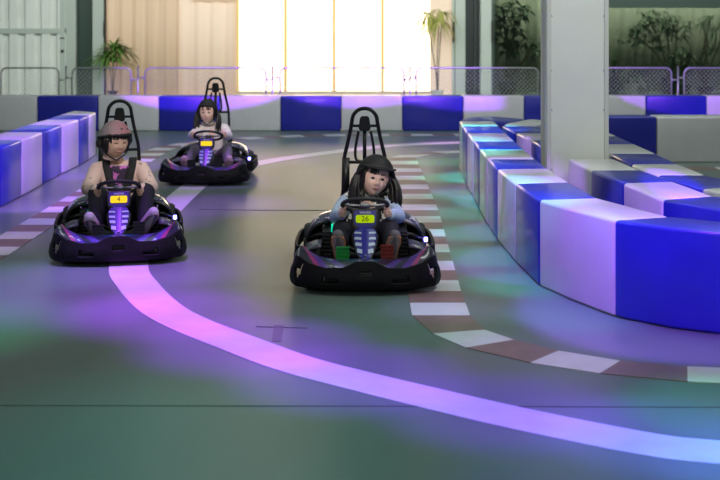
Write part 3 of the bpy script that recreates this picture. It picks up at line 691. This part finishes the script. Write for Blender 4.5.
    bm = B(); path = smoothpath([(-.50, .90, 0), (0, .95, 0), (.50, .90, 0)], 6); gridsurf(bm, [[(p.x*.9, p.y+.01, z) for p in path] for z in (.10, .15, .20)]); o = obj('rear_bumper', bm, 'bumper', t, True); solid(o, .03)
    # steering
    cx, cy, cz = 0, -.17, .565; tl = math.radians(24); ru = .182
    def wp(a, r_=ru, dz=0): return (cx+r_*math.cos(a), cy-(r_*math.sin(a))*math.cos(tl)+dz*math.sin(tl), cz+r_*math.sin(a)*math.sin(tl)+dz*math.cos(tl))
    bm = B(); tube(bm, [wp(2*PI*k/40) for k in range(40)], .0165, 10, closed=True); sw = obj('steering_wheel', bm, 'rubber', t, True)
    bm = B()
    for a in (0, PI, -PI/2): tube(bm, [wp(a, .03, -.01), wp(a, .175)], .011, 6)
    lathe(bm, [(.045, -.02), (.045, .01), (.03, .02)], 16, 'Z', (cx, cy, cz-.005)); obj('spokes', bm, 'hub', sw, True)
    bm = B(); tube(bm, [(0, cy, cz-.02), (0, -.50, .14)], .016, 8); obj('steering_column', bm, 'steel_black', t, True)
    # console: display head + tapering nose with chevrons.  plane leaning towards the driver
    A = Vector((0, -.345, .552)); Bt = Vector((0, -.40, .385)); Cc = Vector((0, -.62, .205))
    n1 = Vector((0, -.16, .055)).normalized(); n1 = Vector((0, -(A.z-Bt.z), (A.y-Bt.y)+.0)); n1 = Vector((0, -.16, .055)).normalized()
    def on(c, x, k, off): # point on the display plane, k 0 top..1 bottom
        p = A.lerp(Bt, k); return (x, p.y+n1.y*off, p.z+n1.z*off)
    hexo = [(-.095, 0), (.095, 0), (.105, .10), (.10, .72), (.06, .98), (0, 1.10), (-.06, .98), (-.10, .72), (-.105, .10)]
    bm = B(); panel(bm, [on(0, x, k, 0) for x, k in hexo], (0, .045, .0)); con = obj('console', bm, 'console_black', t); bevel(con, .008)
    hexi = [(-.080, .04), (.080, .04), (.088, .12), (.084, .66), (0, .96), (-.084, .66), (-.088, .12)]
    bm = B(); panel(bm, [on(0, x, k, .006) for x, k in hexi], (0, .01, 0)); obj('console_face', bm, body, con)
    sc = [(x, .40-z) for x, z in rrect(.073, .21, .0)] if False else None
    bm = B(); pts = rrect(.073, .030, .014); panel(bm, [on(0, x, .42-z/.17, .010) for x, z in pts], (0, .008, 0)); obj('display', bm, lcd, con)
    rx = math.atan2(A.z-Bt.z, (A.y-Bt.y)); 
    if num: lettering(num, .060, 'digit', con, on(0, 0, .42, .0115), (rx, 0, 0), 'number')
    lettering('WOODS', .022, 'letter', con, on(0, 0, .14, .0085), (rx, 0, 0), 'lettering', bold=.0006)
    # nose
    prof = [(0, .074), (.12, .092), (.35, .088), (.65, .068), (.88, .044), (1, .028)]
    top_ = Vector((0, -.385, .405)); n2 = (Vector((0, -.19, .235))).normalized(); n2 = Vector((0, -(top_.z-Cc.z), (top_.y-Cc.y))).normalized()
    if n2.y > 0: n2 = -n2
    def ns(x, k, off, hw=None):
        p = top_.lerp(Cc, k); bulge = .022*(1-(x/.085)**2); return (x, p.y+n2.y*(off+bulge), p.z-n2.z*0+abs(n2.z)*(off+bulge))
    def hwid(k):
        for (a, v), (b, w_) in zip(prof, prof[1:]):
            if a <= k <= b: return v+(w_-v)*(k-a)/(b-a)
        return .02
    rows = []
    for j in range(17):
        k = j/16; hw = hwid(k); rows.append([ns(hw*u/6, k, 0) for u in range(-6, 7)])
    bm = B(); gridsurf(bm, rows); nose = obj('nose_cone', bm, body, t, True); solid(nose, .03, 1 if False else -1)
    bm = B(); gridsurf(bm, [[(p[0]*1.16, p[1]+.028, p[2]-.024) for p in r_] for r_ in rows]); o = obj('nose_backing', bm, 'console_black', nose, True); solid(o, .02, -1)
    for k0, hh in ((.10, .055), (.27, .075), (.45, .10), (.66, .13)):
        for s in (-1, 1):
            bm = B(); w0 = hwid(k0)*.98
            outer, inner_ = w0*.95, w0*.34
            V_ = [[bm.verts.new(ns(s*(inner_+(outer-inner_)*a/3), min(1, k0+.05*(1-a/3)*1.2+hh*b+.0), .004)) for a in range(4)] for b in range(2)]
            for a in range(3): bm.faces.new((V_[0][a], V_[0][a+1], V_[1][a+1], V_[1][a]))
            o = obj('chevron_stripe', bm, 'chevron', nose); solid(o, .003, 0)
    bm = B(); ball(bm, ns(0, .93, .004), .011, 10, (1, .5, 1)); obj('badge', bm, 'hub', nose, True)
    # pedals
    for s, pm, x, z, hh in ((-1, pedals[0], -.175, .245, .085), (1, pedals[1], .17, .245, .115)):
        bm = B(); w2 = .05; y0 = -.52
        for k in range(4): box(bm, x-w2+k*.0305, x-w2+k*.0305+.010, y0-.008, y0+.006, z-hh/2, z+hh/2)
        nb = max(3, int(hh/.025))
        for k in range(nb+1): zz = z-hh/2+hh*k/nb; box(bm, x-w2, x+w2, y0-.012, y0+.008, zz-.005, zz+.005)
        box(bm, x-w2, x+w2, y0+.006, y0+.012, z-hh/2, z+hh/2); pd = obj('pedal', bm, pm, t)
        bm = B(); tube(bm, [(x, y0+.02, z), (x, y0+.04, .09)], .01, 6); obj('pedal_arm', bm, 'steel_black', pd, True)
    # seat: bucket
    rows = []
    for prof_y, prof_z, hw, lip in ((.02, .16, .15, .05), (.10, .13, .17, .07), (.25, .12, .185, .10), (.38, .14, .19, .13), (.46, .24, .19, .12), (.50, .38, .18, .10), (.53, .52, .165, .07), (.55, .62, .13, .04)):
        rows.append([(hw*u/5, prof_y-(.10*(abs(u)/5)**3 if prof_z > .2 else 0), prof_z+(lip*(abs(u)/5)**3 if prof_z < .2 else 0)) for u in range(-5, 6)])
    bm = B(); gridsurf(bm, rows); o = obj('seat', bm, 'tray', t, True); solid(o, .02)
    # roll hoop with inner loop and headrest paddle
    yh = .60; ht = 1.285
    side = [(-.185, yh-.0, .12), (-.185, yh, .55), (-.178, yh, .83), (-.155, yh, .95), (-.128, yh, 1.07), (-.112, yh, 1.16), (-.098, yh, 1.225), (-.055, yh, 1.272), (0, yh, ht)]
    path = smoothpath(side+[(-x, y, z) for x, y, z in side[:-1][::-1]], 5)
    bm = B(); tube(bm, path, .0165, 10); tube(bm, [(-.115, yh, 1.135), (.115, yh, 1.135)], .012, 8); tube(bm, [(-.185, yh, .82), (.185, yh, .82)], .014, 8); tube(bm, [(-.185, yh, .45), (.185, yh, .45)], .014, 8)
    tube(bm, [(-.185, yh, .60), (-.25, .80, .14)], .014, 8); tube(bm, [(.185, yh, .60), (.25, .80, .14)], .014, 8)
    box(bm, -.195, -.13, yh-.02, yh+.02, .52, .86); hp = obj('roll_hoop', bm, 'steel_black', t, True)
    inner = [(-.052, yh, 1.09), (-.066, yh, 1.02), (-.080, yh, .93), (-.078, yh, .86), (-.05, yh, .83), (.05, yh, .83), (.078, yh, .86), (.080, yh, .93), (.066, yh, 1.02), (.052, yh, 1.09)]
    bm = B(); tube(bm, smoothpath(inner, 4), .012, 8); box(bm, -.016, .016, yh-.01, yh+.01, .82, 1.1); obj('headrest_frame', bm, 'steel_black', hp, True)
    bm = B(); pp = rrect(.052, .065, .03); pp = [(x*(1.0-.18*(z > 0)), z) for x, z in pp]
    panel(bm, [(x, yh-.03, 1.155+z) for x, z in pp], (0, .045, 0)); o = obj('headrest', bm, 'pad_black', t); bevel(o, .012, 3)
    return t
K1 = (.04, 9.80, 0); K2 = (-2.18, 10.86, 0); K3 = (-1.98, 15.85, 0); Y2 = .19
kart('go-kart showing number 26 on a green display, nearest and in the centre', K1, 0, '26', 'lcd_green', 'console_blue', ('pedal_green', 'pedal_red'))
kart('go-kart showing number 4 on a yellow display, on the left', K2, Y2, '4', 'lcd_yellow', 'console_purple', ('pedal_black', 'pedal_black'))
kart('smaller looking go-kart furthest back with a blank yellow display', K3, 0, '', 'lcd_yellow', 'console_purple', ('pedal_black', 'pedal_black'))

# ------------------------------------------------------------------ children
def gs(x, c, s): return math.exp(-((x-c)/s)**2)
def headpt(d, S, off=0.0):
    """d: unit direction (front = -y). S: half sizes"""
    x, y, z = d; f = max(0, -y)
    px, py, pz = S[0]*x, S[1]*y, S[2]*z
    if z < 0:
        px *= 1-.26*(-z)**1.6; py *= 1-.10*(-z)
    # cheeks, flat face
    py += -.0 + f*f*.010
    k = S[2]/.15
    py -= k*.024*gs(x, 0, .11)*gs(z, -.20, .13)*f
    py -= k*.010*gs(x, 0, .07)*gs(z, 0.0, .16)*f
    for s in (-1, 1):
        py += k*.011*gs(x, s*.34, .17)*gs(z, .02, .10)*f
        py -= k*.008*gs(x, s*.45, .22)*gs(z, -.30, .22)*f
        py -= k*.006*gs(x, s*.09, .06)*gs(z, -.25, .06)*f
    py -= k*.010*gs(x, 0, .17)*gs(z, -.50, .07)*f
    py -= k*.010*gs(x, 0, .20)*gs(z, -.80, .14)*f
    v = Vector((px, py, pz))
    return v+v.normalized()*off
def fdir(x, z): return Vector((x, -math.sqrt(max(0, 1-x*x-z*z)), z))
def person(label, loc, rz, S, hc, hr, pose, skin, build):
    t = thing('person', label, 'person', loc, rz)
    HM = Matrix.Translation(hc) @ Euler(hr, 'XYZ').to_matrix().to_4x4()
    bm = B()
    vs = bmesh.ops.create_uvsphere(bm, u_segments=56, v_segments=40, radius=1)['verts']
    for v in vs: v.co = HM @ headpt(v.co.normalized(), S)
    for s in (-1, 1):   # ears
        e = ball(bm, (0, 0, 0), 1, 12)
        for v in e: v.co = HM @ Vector((s*(S[0]*.97+.006)+v.co.x*.012, .012+v.co.y*.022, -.012+v.co.z*.036))
    ncc = HM @ Vector((0, .02, -S[2]*.55)); ch = Vector(pose['chest'])
    limb(bm, [ncc, ch+Vector((0, .01, .11))], [.052, .060])
    hip = Vector(pose['hip']); wd = pose['wd']
    limb(bm, [hip, hip.lerp(ch, .5), ch], [.11, .105, .115])
    for s in (0, 1):
        sh, el, ha = [Vector(p) for p in pose['arms'][s]]
        limb(bm, [ch+Vector(((-1, 1)[s]*.04, 0, .05)), sh, el, ha], [.06, .050, .038, .027])
        hp, kn, an, toe = [Vector(p) for p in pose['legs'][s]]
        limb(bm, [hp, kn, an], [.08, .058, .038]); limb(bm, [an, toe], [.036, .028])
        # hand: palm + four fingers curled round the rim + thumb on the driver's side
        rim = Vector(pose['rim'][s]); d = (rim-ha).normalized(); sd = Vector(((1, -1)[s]*.35, -.1, .9)).normalized(); sd = (sd-d*sd.dot(d)).normalized(); nn = d.cross(sd)
        if nn.y > 0: nn = -nn
        palm = rim+Vector(((-1, 1)[s]*.022, .02, 0))
        limb(bm, [ha, palm], [.026, .030])
        up = Vector((0, -.25, 1)).normalized(); out_ = Vector(((-1, 1)[s], 0, 0))
        for i, (o_, L) in enumerate(((.033, .9), (.012, 1.0), (-.010, .95), (-.031, .78))):
            b0 = palm+up*o_+out_*.006; b1 = b0+Vector((0, -.036*L, 0))+out_*(.004); b2 = b1+Vector((0, -.012, 0))-out_*.026*L; b3 = b2+Vector((0, .012, -.002))-out_*.018*L
            limb(bm, [b0, b1, b2, b3], [.0115, .0105, .0095, .0085], 8)
        limb(bm, [palm+up*.02, palm+up*.045-out_*.012+Vector((0, -.008, 0)), palm+up*.05-out_*.038+Vector((0, -.014, 0))], [.013, .0115, .010], 8)
    body = obj('body', bm, skin, t, True); fuse(body, .0055, 2)
    # eyes, brows, lips as children of the body
    es = build.get('eye', .30)
    for s in (-1, 1):
        d = fdir(s*.34, .03); c = headpt(d, S, .0); bm = B()
        for v in ball(bm, (0, 0, 0), 1, 14): v.co = HM @ (c+Vector((v.co.x*.023, v.co.y*.006, v.co.z*.0080*es/.3)))
        obj('eye', bm, 'eye_white', body, True)
        bm = B()
        for v in ball(bm, (0, 0, 0), 1, 12): v.co = HM @ (c+Vector((build.get('gaze', .0)+v.co.x*.0135, -.0035+v.co.y*.0050, v.co.z*.0088*es/.3)))
        obj('iris', bm, 'iris', body, True)
        bm = B(); tube(bm, [HM @ (headpt(fdir(s*(.34+u*.16), .03+.075*es/.3*(1-u*u)*.85), S, .0035)) for u in (-1, -.6, -.2, .2, .6, 1)], [.0018, .003, .0036, .0036, .003, .0015], 6)
        obj('eyelid', bm, 'brow', body, True)
        bm = B(); tube(bm, [HM @ headpt(fdir(s*(.18+.36*u), .25+.05*math.sin(PI*u*.8)), S, .0015) for u in (0, .25, .5, .75, 1)], [.003, .0050, .0050, .004, .002], 6)
        obj('eyebrow', bm, 'brow', body, True)
    op = build.get('open', 0.0)
    bm = B()
    for sg in (1, -1): tube(bm, [HM @ headpt(fdir(.25*u, -.50+sg*(.016+op)*(1-u*u)+.02*u*u), S, .001) for u in (-1, -.6, -.25, 0, .25, .6, 1)], [.002, .0042, .0052, .0048, .0052, .0042, .002], 6)
    obj('lips', bm, 'lip', body, True)
    if op:
        bm = B()
        for v in ball(bm, (0, 0, 0), 1, 12): v.co = HM @ (headpt(fdir(0, -.50), S, -.002)+Vector((v.co.x*.019, v.co.y*.006, v.co.z*.008)))
        obj('mouth', bm, 'mouth_dark', body, True)
    # torso garment
    def garment(name, m, parts, vox=.009, sm=4):
        bm = B()
        for pts, rs in parts: limb(bm, pts, rs)
        return fuse(obj(name, bm, m, t, True), vox, sm)
    ch2 = ch+Vector((0, 0, .04)); X = Vector((1, 0, 0)); g = build
    tor = [([hip+X*(-.05), ch+X*(-wd*.38)+Vector((0, 0, .02))], [.125, .115]), ([hip+X*.05, ch+X*(wd*.38)+Vector((0, 0, .02))], [.125, .115]), ([ch+X*(-wd*.55)+Vector((0, 0, .06)), ch+X*(wd*.55)+Vector((0, 0, .06))], [.085, .085])]
    slv = []
    for s in (0, 1):
        sh, el, ha = [Vector(p) for p in pose['arms'][s]]; end = el.lerp(ha, .90)
        slv.append(([ch+Vector(((-1, 1)[s]*.07, 0, .07)), sh, el, end], [.085, .080, .064, .048]))
    tj = garment('jacket', g['jacket'], tor+([] if g.get('sleeve') else slv))
    if g.get('sleeve'):
        for s_ in slv: garment('sleeve', g['sleeve'], [(s_[0][1:], s_[1][1:])])
    col = [(HM @ Vector((.062*math.cos(a), .03+.055*math.sin(a), -S[2]*.98))) for a in [2*PI*k/14 for k in range(14)]]
    bm = B(); tube(bm, col, .022, 8, closed=True, flat=1.3); obj('collar', bm, g.get('collar', g['jacket']), t, True)
    if g.get('print'):
        rows = []
        for j in range(7):
            v = j/6; rows.append([(ch.x+.085*u/4*(1-.15*v), ch.y-.128+.02*(u/4)**2+.03*v*0, ch.z+.11-.26*v) for u in range(-4, 5)])
        bm = B(); gridsurf(bm, rows); o = obj('shirt_front', bm, g['print'], t, True); solid(o, .012)
    # harness straps
    if g.get('straps'):
        for s in (-1, 1):
            sw_ = g['straps']
            rows = []
            pth = smoothpath([(ch.x+s*.13, ch.y+.10, ch.z+.10), (ch.x+s*.125, ch.y+.0, ch.z+.165), (ch.x+s*.115, ch.y-.10, ch.z+.10), (ch.x+s*.09, ch.y-.142, ch.z), (ch.x+s*.06, ch.y-.155, ch.z-.16), (ch.x+s*.04, ch.y-.13, hip.z+.06)], 4)
            for p in pth: rows.append([(p.x-sw_/2, p.y+.004, p.z), (p.x, p.y-.008, p.z), (p.x+sw_/2, p.y+.004, p.z)])
            bm = B(); gridsurf(bm, rows); o = obj('harness_strap', bm, 'strap', t, True); solid(o, .02, 0); bevel(o, .005)
    # trousers
    tr_ = [([hip+X*-.06, hip+X*.06], [.13, .13])]
    for s in (0, 1):
        hp, kn, an, toe = [Vector(p) for p in pose['legs'][s]]; tr_.append(([hp, kn, kn.lerp(an, .88)], [.100, g.get('knee', .076), g.get('cuff', .055)]))
    garment('trousers', g['trousers'], tr_)
    # shoes with soles
    for s in (0, 1):
        an, toe = Vector(pose['legs'][s][2]), Vector(pose['legs'][s][3])
        hd = (toe-an); hd.normalize()        # heel -> toe is mostly upward here, sole faces forward
        side_ = X; fw = side_.cross(hd).normalized()
        if fw.y > 0: fw = -fw
        hl = an-hd*.045
        bm = B(); limb(bm, [hl+hd*.02, hl+hd*.09, toe-hd*.0], [.054, .056, .048]); limb(bm, [an-fw*.02, an-fw*.075], [.046, .046])
        sh_ = fuse(obj('shoe', bm, g['shoe'], t, True), .008, 3)
        L = (toe-hl).length+.055; prof = [(0, .0), (.036, .012), (.046, .05), (.040, .45*L), (.052, .70*L), (.044, .90*L), (.022, .985*L), (0, L)]
        outl = [(x, h) for x, h in prof]+[(-x, h) for x, h in prof[1:-1][::-1]]
        org = hl-hd*.035+fw*.040
        bm = B(); panel(bm, [org+side_*x*1.12+hd*h for x, h in outl], -fw*.02); obj('sole_edge', bm, g['rim'], sh_)
        bm = B(); panel(bm, [org+fw*.006+side_*x*.92+hd*(h*.94+L*.03) for x, h in outl], -fw*.012); so = obj('sole', bm, g['sole'], sh_)
    # hair
    hm = build['hair']
    bm = B(); vs = bmesh.ops.create_uvsphere(bm, u_segments=48, v_segments=32, radius=1)['verts']
    kill = [f for f in bm.faces if (lambda c: (c.y < -.22 and c.z < build.get('hairline', .58) - .12*abs(c.x) and abs(c.x) < .80) or c.z < -.62)(f.calc_center_median().normalized())]
    bmesh.ops.delete(bm, geom=kill, context='FACES')
    for v in bm.verts:
        d = v.co.normalized(); n_ = noise.noise(d*9); v.co = HM @ (headpt(d, S)*1.0+d*(.012+.006*n_))
    o = obj('hair', bm, 'hair', t, True); solid(o, .014, 0); hair = o
    bm = B(); rr = random.Random(5)
    if hm == 'long':
        for s in (-1, 1):
            for k in range(g.get('nl', 30)):
                a = rr.uniform(-.1, .9); st = HM @ Vector((s*S[0]*rr.uniform(.95, 1.06), a*.09, S[2]*rr.uniform(.0, .45)))
                en = Vector((st.x+s*rr.uniform(.0, .085)*g.get('flare', 1), st.y+rr.uniform(-.07, .05)-.02, ch.z+rr.uniform(-.03, .12)))
                md = st.lerp(en, .5)+Vector((s*.025, -.01, .02)); w_ = rr.uniform(.008, .016)
                tube(bm, smoothpath([st, md, en], 4), [w_]*4+[w_*1.2]*2+[w_]*2+[.002], 6)
        for k in range(10):
            u = rr.uniform(-.75, .75); tube(bm, smoothpath([HM @ headpt(fdir(u, .60), S, .012), HM @ headpt(fdir(u*1.12, .42+.0*abs(u)), S, .008), HM @ headpt(fdir(max(-.85, min(.85, u*1.25)), .30-.1*abs(u)), S, .003)], 3), [.006]*5+[.004, .001], 5)
    else:
        for k in range(40):
            u = -.82+1.64*k/39+rr.uniform(-.03, .03); zz = rr.uniform(.22, .40)-(.25 if abs(u) > .62 else 0)
            tube(bm, smoothpath([HM @ headpt(fdir(max(-.75, min(.75, u*.9)), .64), S, .018), HM @ headpt(fdir(max(-.85, min(.85, u)), .47), S, .014), HM @ headpt(fdir(max(-.92, min(.92, u+rr.uniform(-.08, .08))), min(zz, .35)), S, .006)], 3), [.010]*4+[.008, .005, .001], 5)
        for s in (-1, 1):
            for k in range(10):
                y_ = rr.uniform(-.07, .04); tube(bm, [HM @ Vector((s*(S[0]+.008), y_, S[2]*.35)), HM @ Vector((s*(S[0]+.012), y_-.005, S[2]*.05)), HM @ Vector((s*(S[0]+.004), y_, -S[2]*rr.uniform(.1, .3)))], [.010, .009, .001], 5)
    obj('locks', bm, 'hair', hair, True)
    # helmet
    hk = build['helmet']; rimz = hk['rim']; sc = hk['sc']
    bm = B(); vs = bmesh.ops.create_uvsphere(bm, u_segments=56, v_segments=40, radius=1)['verts']
    fb = hk.get('fb', .16)
    def lowest(d): return rimz+fb*min(1, (-d.y-.2)*2) if d.y < -.2 else rimz-.22*min(1, (d.y+.2))
    bmesh.ops.delete(bm, geom=[f for f in bm.faces if (lambda c: c.z < lowest(c))(f.calc_center_median().normalized())], context='FACES')
    for v in bm.verts:
        d = v.co.normalized(); v.co = HM @ Vector((S[0]*d.x*sc[0], S[1]*d.y*sc[1]+.005, S[2]*d.z*sc[2]))
    he = obj('helmet', bm, hk['m'], t, True); solid(he, .022, -1)
    # brim / padding ring
    ring = []
    for k in range(48):
        a = 2*PI*k/48; dz = rimz
        for it in range(3):
            rr_ = math.sqrt(max(0, 1-dz*dz)); d = Vector((rr_*math.cos(a), rr_*math.sin(a), dz)); dz = lowest(d)
        ring.append(HM @ Vector((S[0]*d.x*(sc[0]-.02), S[1]*d.y*(sc[1]-.02)+.005, S[2]*dz*sc[2]+.004)))
    bm = B(); tube(bm, ring, .013, 8, closed=True); obj('padding', bm, 'pad_black', he, True)
    if hk.get('visor'):
        rows = []
        for j in range(5):
            v = j/4; r_ = []
            for i in range(19):
                a = -PI/2+(-1.15+2.3*i/18); rr_ = math.sqrt(1-.40**2)
                r_.append(HM @ Vector((S[0]*sc[0]*rr_*math.cos(a)*(1+.10*v), (S[1]*sc[1]*rr_*math.sin(a))*(1+.30*v), S[2]*sc[2]*(.52)-.01*v+.014*math.cos(a+PI/2)*v)))
            rows.append(r_)
        bm = B(); gridsurf(bm, rows); o = obj('visor', bm, 'helmet_black', he, True); solid(o, .012)
    if hk.get('vents'):
        for x, z in ((.02, .70), (.46, .66)):
            bm = B()
            d = fdir(x, z); c = Vector((S[0]*d.x*sc[0], S[1]*d.y*sc[1]+.005, S[2]*d.z*sc[2]))
            for v in ball(bm, (0, 0, 0), 1, 10): v.co = HM @ (c+Vector((v.co.x*.013, v.co.y*.006, v.co.z*.010)))
            obj('vent', bm, 'dark_dot', he, True)
        d = fdir(-.40, .50); lettering('nutcase', .026, 'letter_pink', he, HM @ Vector((S[0]*d.x*sc[0]-.004, S[1]*d.y*sc[1]-.002, S[2]*d.z*sc[2])), (Euler(hr).to_matrix() @ Euler((math.radians(62), 0, -.42)).to_matrix()).to_euler())
        bm = B()
        for v in ball(bm, (0, 0, 0), 1, 14): v.co = HM @ (Vector((-S[0]*sc[0]*.98, .02, -.015))+Vector((v.co.x*.022, v.co.y*.045, v.co.z*.042)))
        obj('ear_pad', bm, 'pad_black', he, True)
    # chin strap
    bm = B()
    for s in (-1, 1): tube(bm, smoothpath([HM @ Vector((s*(S[0]*1.04), -.03, S[2]*.1)), HM @ Vector((s*S[0]*.86, -.05, -S[2]*.6)), HM @ Vector((0, -.055, -S[2]*1.05))], 5), .006, 6)
    obj('chin_strap', bm, 'strap', he, True)
    return t
mat('letter_pink', (0.85, 0.35, 0.40), 0.5)
# helmet paint: matt grey-pink, pinker to one side
m = mat('helmet_pink', (0.40, 0.22, 0.24), 0.5); nt = m.node_tree
tc = nd(m, 'ShaderNodeTexCoord'); sp = nd(m, 'ShaderNodeSeparateXYZ'); nt.links.new(tc.outputs['Object'], sp.inputs[0]); mr = nd(m, 'ShaderNodeMapRange'); mr.inputs['From Min'].default_value = -.14; mr.inputs['From Max'].default_value = .10
nt.links.new(sp.outputs[0], mr.inputs['Value']); mx = nd(m, 'ShaderNodeMix', data_type='RGBA'); mx.inputs['A'].default_value = (.20, .17, .19, 1); mx.inputs['B'].default_value = (.38, .13, .16, 1)
nt.links.new(mr.outputs[0], mx.inputs['Factor']); nt.links.new(mx.outputs['Result'], nt.nodes['Principled BSDF'].inputs['Base Color'])

person('child in black helmet, long hair and checked vest, steering the nearest kart', K1, 0, (.120, .125, .160), (.085, .25, .735), (math.radians(5), math.radians(10), math.radians(12)),
    dict(hip=(0, .36, .24), chest=(.02, .36, .46), wd=.26,
         arms=[((-.155, .34, .50), (-.235, .16, .42), (-.19, -.06, .47)), ((.195, .34, .50), (.275, .17, .42), (.20, -.06, .47))],
         rim=[(-.165, -.13, .50), (.165, -.13, .50)],
         legs=[((-.09, .34, .20), (-.19, -.02, .34), (-.20, -.30, .23), (-.215, -.33, .345)), ((.09, .34, .20), (.20, -.02, .36), (.205, -.30, .205), (.235, -.33, .345))]),
    'skin', dict(jacket='checker_cloth', sleeve='pale_blue_cloth', collar='checker_cloth', straps=.05, trousers='trousers_dark', shoe='grey_cloth', rim='sole_rim', sole='sole', hair='long', flare=1.2, nl=34, open=.014, gaze=.002,
                 knee=.08, helmet=dict(rim=.04, fb=.50, sc=(1.36, 1.28, 1.20), m='helmet_black', visor=True)))
person('child in pink-grey helmet and cream jacket, looking aside, in the left kart', K2, Y2, (.122, .126, .156), (-.040, .22, .935), (math.radians(8), 0, math.radians(28)),
    dict(hip=(0, .32, .26), chest=(0, .34, .60), wd=.30,
         arms=[((-.20, .32, .66), (-.28, .12, .52), (-.20, -.06, .53)), ((.20, .32, .66), (.29, .12, .52), (.20, -.06, .53))],
         rim=[(-.17, -.12, .515), (.17, -.12, .515)],
         legs=[((-.10, .30, .24), (-.19, -.02, .49), (-.20, -.27, .21), (-.25, -.40, .34)), ((.10, .30, .24), (.235, -.02, .49), (.22, -.27, .22), (.30, -.36, .36))]),
    'skin_tan', dict(jacket='blob_cloth', collar='cream', straps=.07, print='printed_shirt', trousers='trousers_dark', shoe='shoe_white', rim='shoe_pink', sole='sole_dark', hair='short', eye=.12, gaze=.004,
                     knee=.088, cuff=.064, helmet=dict(rim=.26, sc=(1.26, 1.26, 1.27), m='helmet_pink', vents=True)))
person('small child with long dark hair and pale jacket in the furthest kart', K3, 0, (.110, .120, .150), (-.065, .25, .845), (math.radians(4), 0, math.radians(-4)),
    dict(hip=(0, .34, .24), chest=(-.01, .36, .54), wd=.24,
         arms=[((-.16, .34, .60), (-.25, .14, .54), (-.20, -.06, .57)), ((.15, .34, .60), (.22, .14, .54), (.20, -.06, .57))],
         rim=[(-.19, -.14, .58), (.19, -.14, .58)],
         legs=[((-.09, .34, .22), (-.20, 0, .36), (-.27, -.28, .20), (-.29, -.34, .28)), ((.09, .34, .22), (.22, 0, .36), (.27, -.28, .20), (.29, -.34, .28))]),
    'skin', dict(jacket='pale_jacket', collar='pale_jacket', straps=0, trousers='grey_cloth', shoe='shoe_pink', rim='shoe_pink', sole='shoe_pink', hair='long', flare=.8, nl=11, helmet=dict(rim=.02, fb=.54, sc=(1.26, 1.22, 1.22), m='helmet_black')))
